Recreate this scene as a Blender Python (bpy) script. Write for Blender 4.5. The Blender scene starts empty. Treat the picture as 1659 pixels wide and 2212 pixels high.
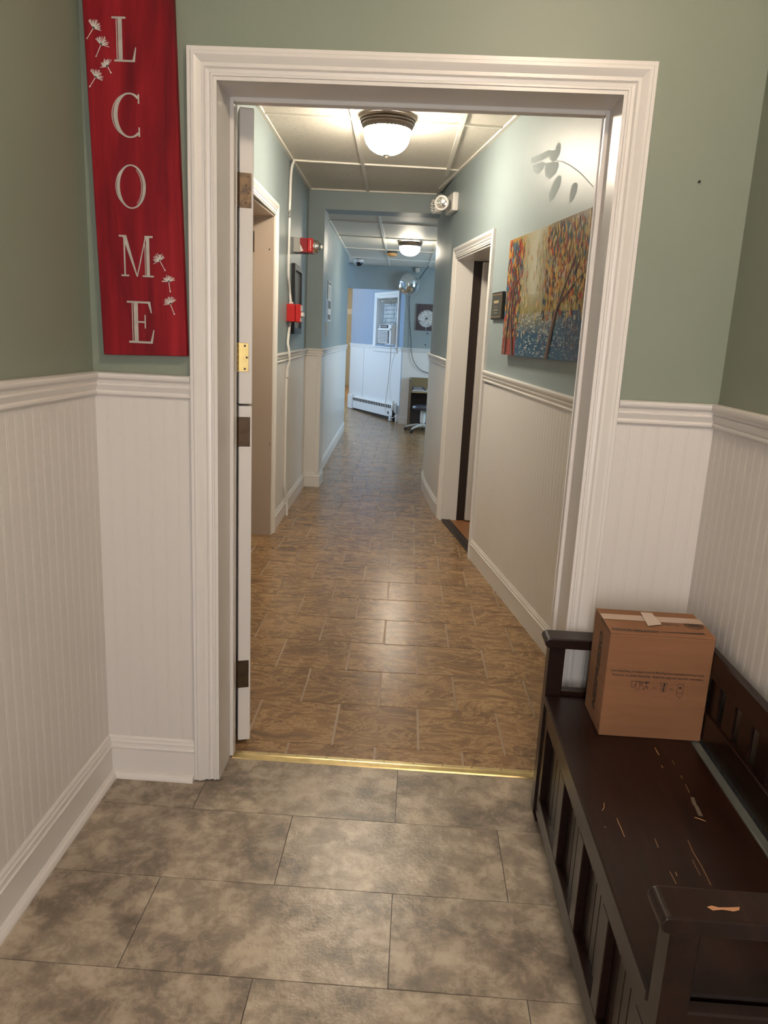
import bpy, bmesh, math, random
from mathutils import Matrix, Vector
random.seed(7)
R = math.radians
scene = bpy.context.scene
COL = scene.collection

# ------------------------------------------------------------------ camera
CW, CH, FPX = 1659.0, 2212.0, 1621.8
CAM = Vector((.0305, -2.1292, 1.4087))
yaw, pitch, roll = -.0364, -.230, .048
cy, sy, cp, sp, cr, sr = math.cos(yaw), math.sin(yaw), math.cos(pitch), math.sin(pitch), math.cos(roll), math.sin(roll)
fwd = Vector((sy*cp, cy*cp, sp)); r0 = Vector((cy, -sy, 0)); u0 = r0.cross(fwd)
rgt = cr*r0 + sr*u0; up = -sr*r0 + cr*u0
cam_d = bpy.data.cameras.new('camera'); cam = bpy.data.objects.new('camera', cam_d); COL.objects.link(cam)
cam_d.sensor_fit = 'HORIZONTAL'; cam_d.sensor_width = 36; cam_d.lens = 36*FPX/CW; cam_d.clip_start = .02; cam_d.clip_end = 200
cam.matrix_world = Matrix(((rgt.x, up.x, -fwd.x, CAM.x), (rgt.y, up.y, -fwd.y, CAM.y), (rgt.z, up.z, -fwd.z, CAM.z), (0, 0, 0, 1)))
scene.camera = cam

# ------------------------------------------------------------------ world, daylight, exposure
w = bpy.data.worlds.new('world'); scene.world = w; w.use_nodes = True
w.node_tree.nodes['Background'].inputs[0].default_value = (.50, .68, 1, 1)
w.node_tree.nodes['Background'].inputs[1].default_value = 2.5
vs = scene.view_settings
vs.view_transform = 'Standard'; vs.look = 'None'; vs.gamma = 1; vs.use_curve_mapping = False; vs.exposure = 0.0

def area(name, loc, rot, sx, sy_, power, col):
    d = bpy.data.lights.new(name, 'AREA'); d.shape = 'RECTANGLE'; d.size = sx; d.size_y = sy_; d.energy = power; d.color = col
    o = bpy.data.objects.new(name, d); COL.objects.link(o); o.location = loc; o.rotation_euler = rot
    return o
# daylight through the windows of the far rooms (each sits in a window opening) and the glazed entrance behind the camera
area('daylight_far_left', (-3.30, 11.2, 1.65), (0, R(-90), 0), 1.3, 2.2, 68, (.46, .70, 1))
area('daylight_far_right', (2.36, 8.3, 1.6), (0, R(90), 0), 1.2, 1.4, 56, (.50, .78, 1))
area('daylight_entrance', (.12, -3.16, 1.30), (R(90), 0, R(10)), .74, 1.6, 31, (1, .92, .82))
LAMP_HALL, LAMP_FAR, LAMP_VEST = 168.0, 92.0, 128.0

# ------------------------------------------------------------------ pixel helpers (photo pixel -> point on a known surface)
def ray(u, v): return rgt*((u-829.5)/FPX) - up*((v-1106.)/FPX) + fwd
def at_z(u, v, z):
    d = ray(u, v); return CAM + d*((z-CAM.z)/d.z)
def at_y(u, v, Y):
    d = ray(u, v); return CAM + d*((Y-CAM.y)/d.y)
def at_x(u, v, X):
    d = ray(u, v); return CAM + d*((X-CAM.x)/d.x)
def at_plane(u, v, p, n):
    d = ray(u, v); return CAM + d*((Vector(p)-CAM).dot(n)/d.dot(n))

# ------------------------------------------------------------------ mesh helpers
class MB:
    def __init__(s): s.v = []; s.f = []; s.c = []
    def add(s, vs_, fs, col=None):
        b = len(s.v); s.v += [tuple(p) for p in vs_]
        for f in fs:
            s.f.append([b+i for i in f]); s.c.append(col)
        return s
    def box(s, a, b, M=None):
        x0, y0, z0 = a; x1, y1, z1 = b
        p = [Vector(q) for q in ((x0,y0,z0),(x1,y0,z0),(x1,y1,z0),(x0,y1,z0),(x0,y0,z1),(x1,y0,z1),(x1,y1,z1),(x0,y1,z1))]
        if M: p = [M @ q for q in p]
        return s.add(p, [(0,3,2,1),(4,5,6,7),(0,1,5,4),(1,2,6,5),(2,3,7,6),(3,0,4,7)])
    def prism(s, poly, h, M=None, col=None):
        """2-D polygon in local xy extruded along local z by h"""
        n = len(poly); p = [Vector((a, b, 0)) for a, b in poly] + [Vector((a, b, h)) for a, b in poly]
        if M: p = [M @ q for q in p]
        return s.add(p, [tuple(range(n))[::-1], tuple(range(n, 2*n))] + [(i, (i+1) % n, n+(i+1) % n, n+i) for i in range(n)], col)
    def flat(s, pts, col=None):
        return s.add(pts, [tuple(range(len(pts)))], col)
    def lathe(s, prof, M=None, n=32, cap=True):
        v = []
        for r, z in prof:
            for k in range(n):
                a = 2*math.pi*k/n; v.append(Vector((r*math.cos(a), r*math.sin(a), z)))
        if M: v = [M @ q for q in v]
        f = []
        for i in range(len(prof)-1):
            for k in range(n):
                k2 = (k+1) % n; f.append((i*n+k, i*n+k2, (i+1)*n+k2, (i+1)*n+k))
        if cap: f += [tuple(range(n))[::-1], tuple(range((len(prof)-1)*n, len(prof)*n))]
        return s.add(v, f)
    def tube(s, pts, r, n=8, col=None):
        pts = [Vector(p) for p in pts]; v = []; N = len(pts)
        for i, p in enumerate(pts):
            t = (pts[min(i+1, N-1)]-pts[max(i-1, 0)]).normalized()
            a = t.cross(Vector((0, 0, 1)))
            if a.length < .05: a = t.cross(Vector((0, 1, 0)))
            a.normalize(); b = t.cross(a); rr = r[i] if isinstance(r, (list, tuple)) else r
            for k in range(n):
                q = 2*math.pi*k/n; v.append(p + a*rr*math.cos(q) + b*rr*math.sin(q))
        f = [(i*n+k, i*n+(k+1) % n, (i+1)*n+(k+1) % n, (i+1)*n+k) for i in range(N-1) for k in range(n)]
        f += [tuple(range(n))[::-1], tuple(range((N-1)*n, N*n))]
        return s.add(v, f, col)
    def sweep(s, path, prof, side=1):
        """closed profile (out, up) carried along a plan polyline (x, y, z) with mitred corners"""
        N = len(path); P = [Vector(p) for p in path]; nr = []
        for i in range(N-1):
            d = (P[i+1]-P[i]); d.z = 0; d.normalize(); nr.append(Vector((-d.y, d.x, 0))*side)
        v = []; m = len(prof)
        for i in range(N):
            a = nr[max(i-1, 0)]; b = nr[min(i, N-2)]; mi = (a+b)/(1+a.dot(b))
            for o, h in prof: v.append(P[i] + mi*o + Vector((0, 0, h)))
        f = [(i*m+k, i*m+(k+1) % m, (i+1)*m+(k+1) % m, (i+1)*m+k) for i in range(N-1) for k in range(m)]
        f += [tuple(range(m))[::-1], tuple(range((N-1)*m, N*m))]
        return s.add(v, f)
    def casing(s, o, u, n, wdt, h, prof, z0=0, close=False):
        """mitred door casing round an opening; prof = (away from opening, out of wall)"""
        o = Vector(o); u = Vector(u).normalized(); n = Vector(n).normalized(); Z = Vector((0, 0, 1)); m = len(prof); v = []
        st = []
        for k, (a, t) in enumerate(prof):
            pts = [o - u*a + Z*z0, o - u*a + Z*(h+a), o + u*(wdt+a) + Z*(h+a), o + u*(wdt+a) + Z*z0]
            if close: pts[0] = o - u*a + Z*(z0-a); pts[3] = o + u*(wdt+a) + Z*(z0-a)
            st.append([p + n*t for p in pts])
        for j in range(4):
            for k in range(m): v.append(st[k][j])
        rng = 4 if close else 3
        f = [(j*m+k, j*m+(k+1) % m, ((j+1) % 4)*m+(k+1) % m, ((j+1) % 4)*m+k) for j in range(rng) for k in range(m)]
        if not close: f += [tuple(range(m))[::-1], tuple(range(3*m, 4*m))]
        return s.add(v, f)

def build(name, mb, mat, smooth=False, bevel=0, seg=1, recalc=True):
    bm = bmesh.new(); vv = [bm.verts.new(p) for p in mb.v]; fl = []
    for f, c in zip(mb.f, mb.c):
        try: fl.append((bm.faces.new([vv[i] for i in f]), c))
        except ValueError: pass
    usecol = any(c is not None for c in mb.c)
    if usecol:
        lay = bm.loops.layers.float_color.new('Col')
        for f, c in fl:
            for l in f.loops: l[lay] = (*(c or (1, 1, 1)), 1)
    if recalc: bmesh.ops.recalc_face_normals(bm, faces=bm.faces[:])
    if bevel:
        bmesh.ops.remove_doubles(bm, verts=bm.verts[:], dist=1e-6)
        ed = [e for e in bm.edges if len(e.link_faces) == 2 and e.calc_face_angle(0) > .5]
        bmesh.ops.bevel(bm, geom=ed, offset=bevel, segments=seg, affect='EDGES', profile=.6, clamp_overlap=True)
    me = bpy.data.meshes.new(name)
    if smooth:
        for f in bm.faces: f.smooth = True
    bm.to_mesh(me); bm.free()
    if smooth: me.set_sharp_from_angle(angle=R(38))
    me.materials.append(mat)
    return me
def wloc(o):
    v = Vector(o.location); p = o.parent
    while p is not None: v = v + Vector(p.location); p = p.parent
    return v
def put(name, me, loc=(0, 0, 0), parent=None, rot=None):
    o = bpy.data.objects.new(name, me); COL.objects.link(o)
    if parent is not None:
        o.parent = parent; o.location = Vector(loc) - wloc(parent)
    else: o.location = loc
    if rot: o.rotation_euler = rot
    return o
def obj(name, mb, mat, parent=None, smooth=False, bevel=0, seg=1, kind=None, label=None, cat=None, group=None, recalc=True):
    me = build(name, mb, mat, smooth, bevel, seg, recalc)
    xs = [v.co.x for v in me.vertices]; ys = [v.co.y for v in me.vertices]; zs = [v.co.z for v in me.vertices]
    c = Vector(((min(xs)+max(xs))/2, (min(ys)+max(ys))/2, min(zs)))
    me.transform(Matrix.Translation(-c))
    o = put(name, me, c, parent)
    return tag(o, label, cat, group, kind)
def tag(o, label=None, cat=None, group=None, kind=None):
    if label: o['label'] = label
    if cat: o['category'] = cat
    if group: o['group'] = group
    if kind: o['kind'] = kind
    return o
def thing(name, loc, label, cat, group=None, kind=None):
    o = bpy.data.objects.new(name, None); COL.objects.link(o); o.location = loc; o.empty_display_size = .1
    return tag(o, label, cat, group, kind)
def copy_tree(o, loc, label=None, scale=None):
    c = o.copy(); COL.objects.link(c); c.location = loc
    if label: c['label'] = label
    if scale: c.scale = scale
    for ch in o.children:
        d = ch.copy(); COL.objects.link(d); d.parent = c
        for g in ch.children:
            e = g.copy(); COL.objects.link(e); e.parent = d
    return c
def text_polys(s, size, M, mat, name, parent, shear=0, bold=0, align='CENTER', space=1):
    cu = bpy.data.curves.new('t', 'FONT'); cu.body = s; cu.size = size; cu.shear = shear; cu.offset = bold; cu.align_x = align; cu.align_y = 'CENTER'; cu.space_character = space; cu.resolution_u = 3
    t = bpy.data.objects.new('t', cu); me = bpy.data.meshes.new_from_object(t); bpy.data.objects.remove(t)
    me.transform(M)
    c = sum((v.co for v in me.vertices), Vector())/max(1, len(me.vertices)); me.transform(Matrix.Translation(-c)); me.name = name
    me.materials.clear(); me.materials.append(mat)
    return put(name, me, c, parent)
def basis(o, x, y):
    x = Vector(x).normalized(); y = Vector(y).normalized(); z = x.cross(y)
    return Matrix(((x.x, y.x, z.x, o[0]), (x.y, y.y, z.y, o[1]), (x.z, y.z, z.z, o[2]), (0, 0, 0, 1)))

# ------------------------------------------------------------------ materials
def M_(name, col, rough=.5, metal=0, spec=.5, bump=0, bscale=200, var=0, vscale=3, coat=0, emis=None, estr=0, bstretch=(1, 1, 1)):
    m = bpy.data.materials.new(name); m.use_nodes = True; nt = m.node_tree; b = nt.nodes['Principled BSDF']
    b.inputs['Base Color'].default_value = (*col, 1); b.inputs['Roughness'].default_value = rough; b.inputs['Metallic'].default_value = metal
    b.inputs['Specular IOR Level'].default_value = spec; b.inputs['Coat Weight'].default_value = coat; b.inputs['Coat Roughness'].default_value = .1
    if emis: b.inputs['Emission Color'].default_value = (*emis, 1); b.inputs['Emission Strength'].default_value = estr
    tc = nt.nodes.new('ShaderNodeTexCoord')
    if var:
        n = nt.nodes.new('ShaderNodeTexNoise'); n.inputs['Scale'].default_value = vscale; n.inputs['Detail'].default_value = 5
        nt.links.new(tc.outputs['Object'], n.inputs['Vector'])
        r = nt.nodes.new('ShaderNodeValToRGB'); r.color_ramp.elements[0].position = .3; r.color_ramp.elements[1].position = .7
        r.color_ramp.elements[0].color = (*[c*(1-var) for c in col], 1); r.color_ramp.elements[1].color = (*[min(1, c*(1+var)) for c in col], 1)
        nt.links.new(n.outputs['Fac'], r.inputs['Fac']); nt.links.new(r.outputs['Color'], b.inputs['Base Color'])
    if bump:
        mp = nt.nodes.new('ShaderNodeMapping'); mp.inputs['Scale'].default_value = bstretch
        nt.links.new(tc.outputs['Object'], mp.inputs['Vector'])
        n2 = nt.nodes.new('ShaderNodeTexNoise'); n2.inputs['Scale'].default_value = bscale; n2.inputs['Detail'].default_value = 3
        nt.links.new(mp.outputs['Vector'], n2.inputs['Vector'])
        bp = nt.nodes.new('ShaderNodeBump'); bp.inputs['Strength'].default_value = bump; bp.inputs['Distance'].default_value = .002
        nt.links.new(n2.outputs['Fac'], bp.inputs['Height']); nt.links.new(bp.outputs['Normal'], b.inputs['Normal'])
    return m
def ramp_mat(name, stops, scale, rough, detail=8, distort=0, stretch=(1, 1, 1), second=None, bump=.2, bscale=120, rnd=True, nrough=.6, stops2=None, fac2=.5):
    m = bpy.data.materials.new(name); m.use_nodes = True; nt = m.node_tree; L = nt.links.new; b = nt.nodes['Principled BSDF']; b.inputs['Roughness'].default_value = rough
    tc = nt.nodes.new('ShaderNodeTexCoord'); mp = nt.nodes.new('ShaderNodeMapping'); mp.inputs['Scale'].default_value = stretch
    vec = tc.outputs['Object']
    if rnd:
        oi = nt.nodes.new('ShaderNodeObjectInfo'); mu = nt.nodes.new('ShaderNodeMath'); mu.operation = 'MULTIPLY'; mu.inputs[1].default_value = 37.0
        L(oi.outputs['Random'], mu.inputs[0]); va = nt.nodes.new('ShaderNodeVectorMath'); va.operation = 'ADD'
        L(vec, va.inputs[0]); L(mu.outputs[0], va.inputs[1]); vec = va.outputs[0]
    L(vec, mp.inputs['Vector'])
    n = nt.nodes.new('ShaderNodeTexNoise'); n.inputs['Scale'].default_value = scale; n.inputs['Detail'].default_value = detail; n.inputs['Roughness'].default_value = nrough; n.inputs['Distortion'].default_value = distort
    L(mp.outputs[0], n.inputs['Vector'])
    r = nt.nodes.new('ShaderNodeValToRGB'); cr_ = r.color_ramp
    while len(cr_.elements) < len(stops): cr_.elements.new(.5)
    for e, (p, c) in zip(cr_.elements, stops): e.position = p; e.color = (*c, 1)
    L(n.outputs['Fac'], r.inputs['Fac']); out = r.outputs['Color']
    if stops2:
        n3 = nt.nodes.new('ShaderNodeTexNoise'); n3.inputs['Scale'].default_value = scale*.35; n3.inputs['Detail'].default_value = 4; n3.inputs['Distortion'].default_value = .4
        L(mp.outputs[0], n3.inputs['Vector'])
        r3 = nt.nodes.new('ShaderNodeValToRGB')
        while len(r3.color_ramp.elements) < len(stops2): r3.color_ramp.elements.new(.5)
        for e, (p, c) in zip(r3.color_ramp.elements, stops2): e.position = p; e.color = (*c, 1)
        L(n3.outputs['Fac'], r3.inputs['Fac'])
        mx = nt.nodes.new('ShaderNodeMix'); mx.data_type = 'RGBA'; mx.blend_type = 'MIX'; mx.inputs['Factor'].default_value = fac2
        L(out, mx.inputs[6]); L(r3.outputs['Color'], mx.inputs[7]); out = mx.outputs[2]
    L(out, b.inputs['Base Color'])
    n2 = nt.nodes.new('ShaderNodeTexNoise'); n2.inputs['Scale'].default_value = bscale; n2.inputs['Detail'].default_value = 4
    L(mp.outputs[0], n2.inputs['Vector']); bp = nt.nodes.new('ShaderNodeBump'); bp.inputs['Strength'].default_value = bump; bp.inputs['Distance'].default_value = .002
    L(n2.outputs['Fac'], bp.inputs['Height']); L(bp.outputs['Normal'], b.inputs['Normal'])
    return m
def col_mat(name, rough=.5, bump=0):
    m = bpy.data.materials.new(name); m.use_nodes = True; nt = m.node_tree; b = nt.nodes['Principled BSDF']; b.inputs['Roughness'].default_value = rough
    a = nt.nodes.new('ShaderNodeAttribute'); a.attribute_name = 'Col'; nt.links.new(a.outputs['Color'], b.inputs['Base Color'])
    return m
def lamp_mat(name, col, strength):
    """ribbed pressed glass bowl lit by the bulb inside: bright low down, thin darker ribs in the upper band"""
    m = bpy.data.materials.new(name); m.use_nodes = True; nt = m.node_tree; L = nt.links.new; b = nt.nodes['Principled BSDF']
    b.inputs['Base Color'].default_value = (.85, .83, .78, 1); b.inputs['Roughness'].default_value = .2
    def node(t, op=None, *vals):
        n = nt.nodes.new(t)
        if op: n.operation = op
        for i, v in enumerate(vals):
            if v is None: continue
            if hasattr(v, 'is_linked'): L(v, n.inputs[i])
            else: n.inputs[i].default_value = v
        return n
    tc = nt.nodes.new('ShaderNodeTexCoord'); sx = nt.nodes.new('ShaderNodeSeparateXYZ'); L(tc.outputs['Object'], sx.inputs[0])
    an = node('ShaderNodeMath', 'ARCTAN2', sx.outputs[1], sx.outputs[0]); sn = node('ShaderNodeMath', 'SINE', node('ShaderNodeMath', 'MULTIPLY', an.outputs[0], 36.0).outputs[0])
    nz = nt.nodes.new('ShaderNodeTexNoise'); nz.inputs['Scale'].default_value = 16; L(tc.outputs['Object'], nz.inputs['Vector'])
    hi = nt.nodes.new('ShaderNodeMapRange'); hi.inputs['From Min'].default_value = .055; hi.inputs['From Max'].default_value = .13; L(sx.outputs[2], hi.inputs['Value'])
    rib = node('ShaderNodeMath', 'GREATER_THAN', sn.outputs[0], -.25); nm = node('ShaderNodeMath', 'GREATER_THAN', nz.outputs['Fac'], .43)
    k = node('ShaderNodeMath', 'MULTIPLY', node('ShaderNodeMath', 'MULTIPLY', rib.outputs[0], nm.outputs[0]).outputs[0], hi.outputs[0])
    st = node('ShaderNodeMath', 'MULTIPLY_ADD', k.outputs[0], -(strength-.75), strength)
    L(st.outputs[0], b.inputs['Emission Strength']); b.inputs['Emission Color'].default_value = (*col, 1)
    return m

sage = M_('sage_paint', (.205, .228, .178), .46, bump=.12, bscale=160, var=.03)
hallblue = M_('wall_paint_cool_light', (.255, .310, .318), .44, bump=.12, bscale=120, var=.03)  # bluer than the entry walls: the hall's different light is put into the colour
white = M_('white_trim_paint', (.66, .615, .58), .33, bump=.05, bscale=60)
board_w = M_('white_board_paint', (.62, .575, .54), .40, bump=.08, bscale=70)
hallwhite = M_('hall_white_paint', (.74, .715, .68), .30, bump=.08, bscale=60)
ceil_w = M_('white_ceiling', (.72, .70, .66), .8)
ctile = ramp_mat('fissured_ceiling_tile', [(.30, (.20, .17, .13)), (.36, (.68, .64, .56)), (1, (.74, .70, .62))], 55, .55, detail=3, stretch=(1, 2.2, 1), bump=.5, bscale=130)
gridm = M_('grid_bar_paint', (.80, .77, .69), .45)
travertine = ramp_mat('taupe_stone_tile', [(.35, (.085, .066, .049)), (.43, (.160, .125, .093)), (.475, (.200, .158, .118)), (.495, (.285, .226, .168)), (.54, (.320, .255, .190)), (.555, (.395, .322, .242)), (.66, (.49, .405, .31))], 13, .31, detail=15, distort=.25, bump=.42, bscale=120, nrough=.70,
                      stops2=[(.42, (.15, .118, .088)), (.5, (.28, .222, .165)), (.57, (.38, .31, .235))], fac2=.38)
grout = M_('dark_grout', (.06, .045, .035), .8)
slate = ramp_mat('brown_slate_tile', [(.30, (.050, .030, .018)), (.42, (.21, .115, .050)), (.468, (.25, .140, .062)), (.490, (.52, .34, .165)), (.512, (.25, .140, .062)), (.545, (.26, .150, .068)), (.568, (.060, .032, .016)), (.592, (.24, .135, .060)), (.70, (.40, .26, .135))], 5.0, .25, detail=10, distort=.8, stretch=(1, 2.1, 1), bump=.30, bscale=45, nrough=.72,
                 stops2=[(.38, (.14, .078, .036)), (.5, (.25, .145, .066)), (.62, (.35, .215, .10))], fac2=.30)
slate_gr = M_('tan_grout', (.29, .19, .11), .42)
brass = M_('brass_strip', (.64, .51, .26), .34, 1, var=.12, vscale=30, bump=.1, bscale=90)
screwm = M_('screw_metal', (.35, .27, .12), .4, 1)
rust = ramp_mat('rusty_brass', [(.35, (.05, .028, .015)), (.5, (.19, .105, .04)), (.7, (.36, .22, .09))], 30, .5, bump=.3, rnd=False)
oldbronze = M_('dark_bronze', (.075, .045, .025), .42, .7, var=.3, vscale=30)
brightbrass = M_('bright_brass', (.66, .48, .20), .25, 1, var=.1, vscale=40)
black = M_('black_paint', (.012, .012, .013), .45)
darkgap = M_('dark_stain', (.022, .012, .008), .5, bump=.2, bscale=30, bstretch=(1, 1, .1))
redp = M_('red_plastic', (.50, .018, .018), .35)
redd = M_('dull_red_metal', (.26, .012, .018), .4)
whitep = M_('white_plastic', (.75, .72, .68), .4)
greyp = M_('grey_box_metal', (.42, .41, .38), .45)
chrome = M_('chrome_lens', (.8, .8, .8), .12, 1)
mirrorm = M_('convex_mirror', (.85, .87, .88), .03, 1)
espresso = ramp_mat('espresso_wood', [(.3, (.009, .0036, .0024)), (.55, (.015, .0058, .0038)), (.75, (.023, .009, .0055))], 9, .30, stretch=(6, .5, 6), bump=.06, bscale=60, rnd=True)
espresso.node_tree.nodes['Principled BSDF'].inputs['Specular IOR Level'].default_value = .28
scratch = M_('raw_wood_scratch', (.42, .24, .11), .7)
dust = M_('dull_scuff', (.10, .075, .05), .7)
card = ramp_mat('cardboard', [(.3, (.20, .088, .038)), (.7, (.24, .106, .047))], 6, .9, stretch=(1, 1, 8), bump=.1, bscale=150, rnd=False)
cardin = M_('cardboard_inside', (.12, .07, .035), .9)
ink = M_('black_print', (.02, .016, .013), .6)
tape = M_('clear_tape', (.44, .30, .21), .16)
signred = ramp_mat('red_stained_wood', [(.28, (.075, .003, .006)), (.5, (.19, .006, .011)), (.72, (.29, .012, .019))], 4.5, .62, detail=7, distort=.5, stretch=(3.5, 1, .45), bump=.1, bscale=100, rnd=False)
signred.node_tree.nodes['Principled BSDF'].inputs['Specular IOR Level'].default_value = .2
signsilver = M_('silver_letter_paint', (.40, .36, .32), .5, var=.15, vscale=25)
signwhite = M_('white_letter_paint', (.72, .68, .62), .6)
bronze = M_('lamp_bronze', (.055, .042, .033), .38, .6)
nickel = M_('finial_metal', (.30, .27, .22), .35, .8)
GLOW = (1, .87, .69)
glowH = lamp_mat('glass_glow_hall', GLOW, LAMP_HALL)
glowF = lamp_mat('glass_glow_far', (1, .88, .68), LAMP_FAR)
glowV = lamp_mat('glass_glow_vestibule', (1, .80, .60), LAMP_VEST)
oak = ramp_mat('desk_wood', [(.3, (.10, .065, .038)), (.7, (.20, .14, .085))], 8, .45, stretch=(4, 4, .6), rnd=False)
paper = M_('paper', (.66, .66, .64), .7)
glassm = bpy.data.materials.new('window_glass'); glassm.use_nodes = True
_b = glassm.node_tree.nodes['Principled BSDF']; _b.inputs['Transmission Weight'].default_value = 1; _b.inputs['Roughness'].default_value = 0; _b.inputs['IOR'].default_value = 1.02; _b.inputs['Base Color'].default_value = (.95, .98, 1, 1)
beige = M_('beige_jamb_paint', (.43, .355, .29), .4)
colm = col_mat('painted_colours', .32)
printm = col_mat('printed_colours', .5)
wallpale = M_('pale_wall', (.52, .50, .42), .5)

# ------------------------------------------------------------------ plan constants
XL, XR, YB, ZV = -.893, .862, -3.2, 2.75          # vestibule
WT = .19                                          # thickness of the wall with the doorway
JL, JR, JH = -.533, .511, 2.032                   # clear opening of the doorway
ZH, ZF = 2.605, 2.485                             # hall ceilings
def lw(Y): return -.958 - .0233*(Y-3.05)          # left hall wall face
def rwx(Y): return .706 - .17137*(Y-1.17)         # right hall wall face (near part)
RD = Vector((-.1689, .9856, 0)); RN = Vector((-.9856, -.1689, 0))
def RW(Y, z, o=0): return Vector((rwx(Y), Y, z)) + RN*o
RWP = RW(1.17, 0)
ZA = Vector((0, 0, 1))

CHAIR = [(0, 0), (.006, 0), (.010, .003), (.014, .006), (.015, .011), (.012, .015), (.010, .0165), (.013, .022), (.018, .032), (.018, .036), (.014, .038), (.017, .045), (.024, .052), (.026, .058), (.026, .064), (.020, .067), (0, .067)]
BASE = [(0, 0), (.014, 0), (.014, .096), (.017, .099), (.017, .103), (.013, .106), (.012, .113), (.0125, .119), (.009, .123), (.008, .131), (.004, .136), (0, .136)]
QR = [(.0, 0), (.019, 0), (.0185, .006), (.015, .013), (.009, .0175), (.003, .019), (0, .019)]
CAS = [(-.0, 0), (0, .010), (.009, .010), (.010, .013), (.016, .013), (.018, .009), (.026, .011), (.030, .0155), (.032, .013), (.040, .013), (.050, .020), (.056, .0235), (.064, .0235), (.066, .020), (.075, .020), (.0765, .017), (.0765, 0)]
BOARD_W = .0405

def board_mesh(h, name):
    mb = MB(); pr = [(0, -.0007), (.0012, 0), (.0330, 0), (.0338, -.0005), (.0346, 0), (.0393, 0), (.0405, -.0007)]
    n = len(pr); v = [(a, b, 0) for a, b in pr] + [(a, b, h) for a, b in pr]
    mb.add(v, [(i, i+1, n+i+1, n+i) for i in range(n-1)])
    return mb
def boards(parent, p, d, nrm, length, h, mat, z0=.12):
    """row of beaded boards: starts at p, runs along d, faces nrm"""
    mb = board_mesh(h-z0, 'bead_board'); me = build('bead_board', mb, mat, recalc=False)
    if Vector(d).cross(Vector(nrm)).z < 0: me.flip_normals()
    d = Vector(d).normalized(); nrm = Vector(nrm).normalized(); nb = int(length/BOARD_W+.999)
    for i in range(nb):
        k = min(1, (length-i*BOARD_W)/BOARD_W)
        o = bpy.data.objects.new('bead_board', me); COL.objects.link(o); o.parent = parent
        q = Vector(p) + d*BOARD_W*i + nrm*.005 + ZA*z0
        o.matrix_world = Matrix.Identity(4)
        Mw = Matrix(((d.x*k, nrm.x, 0, q.x), (d.y*k, nrm.y, 0, q.y), (0, 0, 1, q.z), (0, 0, 0, 1)))
        o.matrix_parent_inverse = Matrix.Translation(-wloc(parent)); o.matrix_basis = Mw

# ================================================================== STRUCTURE
# ---- vestibule floor
fl = obj('floor', MB().box((XL-.1, YB, -.06), (XR+.1, .14, -.0025)), grout, kind='structure', label='grey-brown stone look tile floor of the entry in front of doorway', cat='floor')
TL, TD = .61, .2932
for r in range(-10, 1):
    y1 = -.1604 + TD*(r+1); y0 = y1-TD
    # row 0 is the one that reaches into the doorway
    off = {0: .036, 1: -.271, 2: .039, 3: -.263}.get(-r, .036 if r % 2 == 0 else -.268)
    x = off - 3*TL
    while x < XR:
        a, b = max(x, XL-.08), min(x+TL, XR+.08)
        if b-a > .03:
            g = .0011; yy1 = min(y1, .128)
            o = obj('floor_tile', MB().box((a+g, y0+g, -.0024), (b-g, yy1-g, 0)), travertine, fl)
        x += TL
# ---- hall floor: twelve inch slate look tiles in running bond
hf = obj('floor_hallway', MB().add([(-1.6, .13, -.06), (.95, .13, -.06), (.95, 5.7, -.06), (2.5, 5.7, -.06), (2.5, 10.5, -.06), (1.0, 14, -.06), (-.9, 20, -.06), (-4.2, 20, -.06), (-4.2, 9.0, -.06), (-1.6, 9.0, -.06),
      (-1.6, .13, -.0015), (.95, .13, -.0015), (.95, 5.7, -.0015), (2.5, 5.7, -.0015), (2.5, 10.5, -.0015), (1.0, 14, -.0015), (-.9, 20, -.0015), (-4.2, 20, -.0015), (-4.2, 9.0, -.0015), (-1.6, 9.0, -.0015)],
      [tuple(range(10))[::-1], tuple(range(10, 20))] + [(i, (i+1) % 10, 10+(i+1) % 10, 10+i) for i in range(10)]), slate_gr, kind='structure', label='brown slate look tile floor running down the hallway', cat='floor')
TS = .3045; ang = .0139; ca, sa = math.cos(ang), math.sin(ang)
def tgrid(i, j):
    x, y = i, j; return Vector((.104 + x*ca - y*sa, .254 + x*sa + y*ca, 0))
tile_me = build('slate_tile', MB().box((.0045, .0032, -.0014), (TS-.0045, TS-.0032, 0)), slate)
tile_me.transform(Matrix.Translation((-TS/2, -TS/2, 0)))
far = MB()
for j in range(-1, 42):
    for i in range(-14, 8):
        x0 = i*TS + (TS/2 if j % 2 else 0); y0 = j*TS
        c = tgrid(x0+TS/2, y0+TS/2)
        if c.y < 5.0: lo, hi = (lw(max(c.y, .2))-.24, rwx(c.y)+.14)
        elif c.y < 9.0: lo, hi = -1.2, (.30 if c.y < 5.7 else 1.6)
        elif c.y < 10.3: lo, hi = -3.4, 1.6
        else: lo, hi = -3.4, -.2
        if not lo < c.x < hi: continue
        if j == -1:
            a = tgrid(x0+.0035, y0+TS-.092); b = tgrid(x0+TS-.0035, y0+TS-.003)
            obj('slate_tile', MB().box((a.x, a.y, -.0014), (b.x, b.y, 0)), slate, hf); continue
        if c.y < 8.2:
            o = put('slate_tile', tile_me, c, hf, rot=(0, 0, ang + (0 if random.random() < .5 else math.pi)))
        else:
            far.add([tgrid(x0+.004, y0+.003), tgrid(x0+TS-.004, y0+.003), tgrid(x0+TS-.004, y0+TS-.003), tgrid(x0+.004, y0+TS-.003)], [(0, 1, 2, 3)])
o = obj('distant_slate_tiles', far, slate, hf); o['kind'] = 'stuff'

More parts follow.
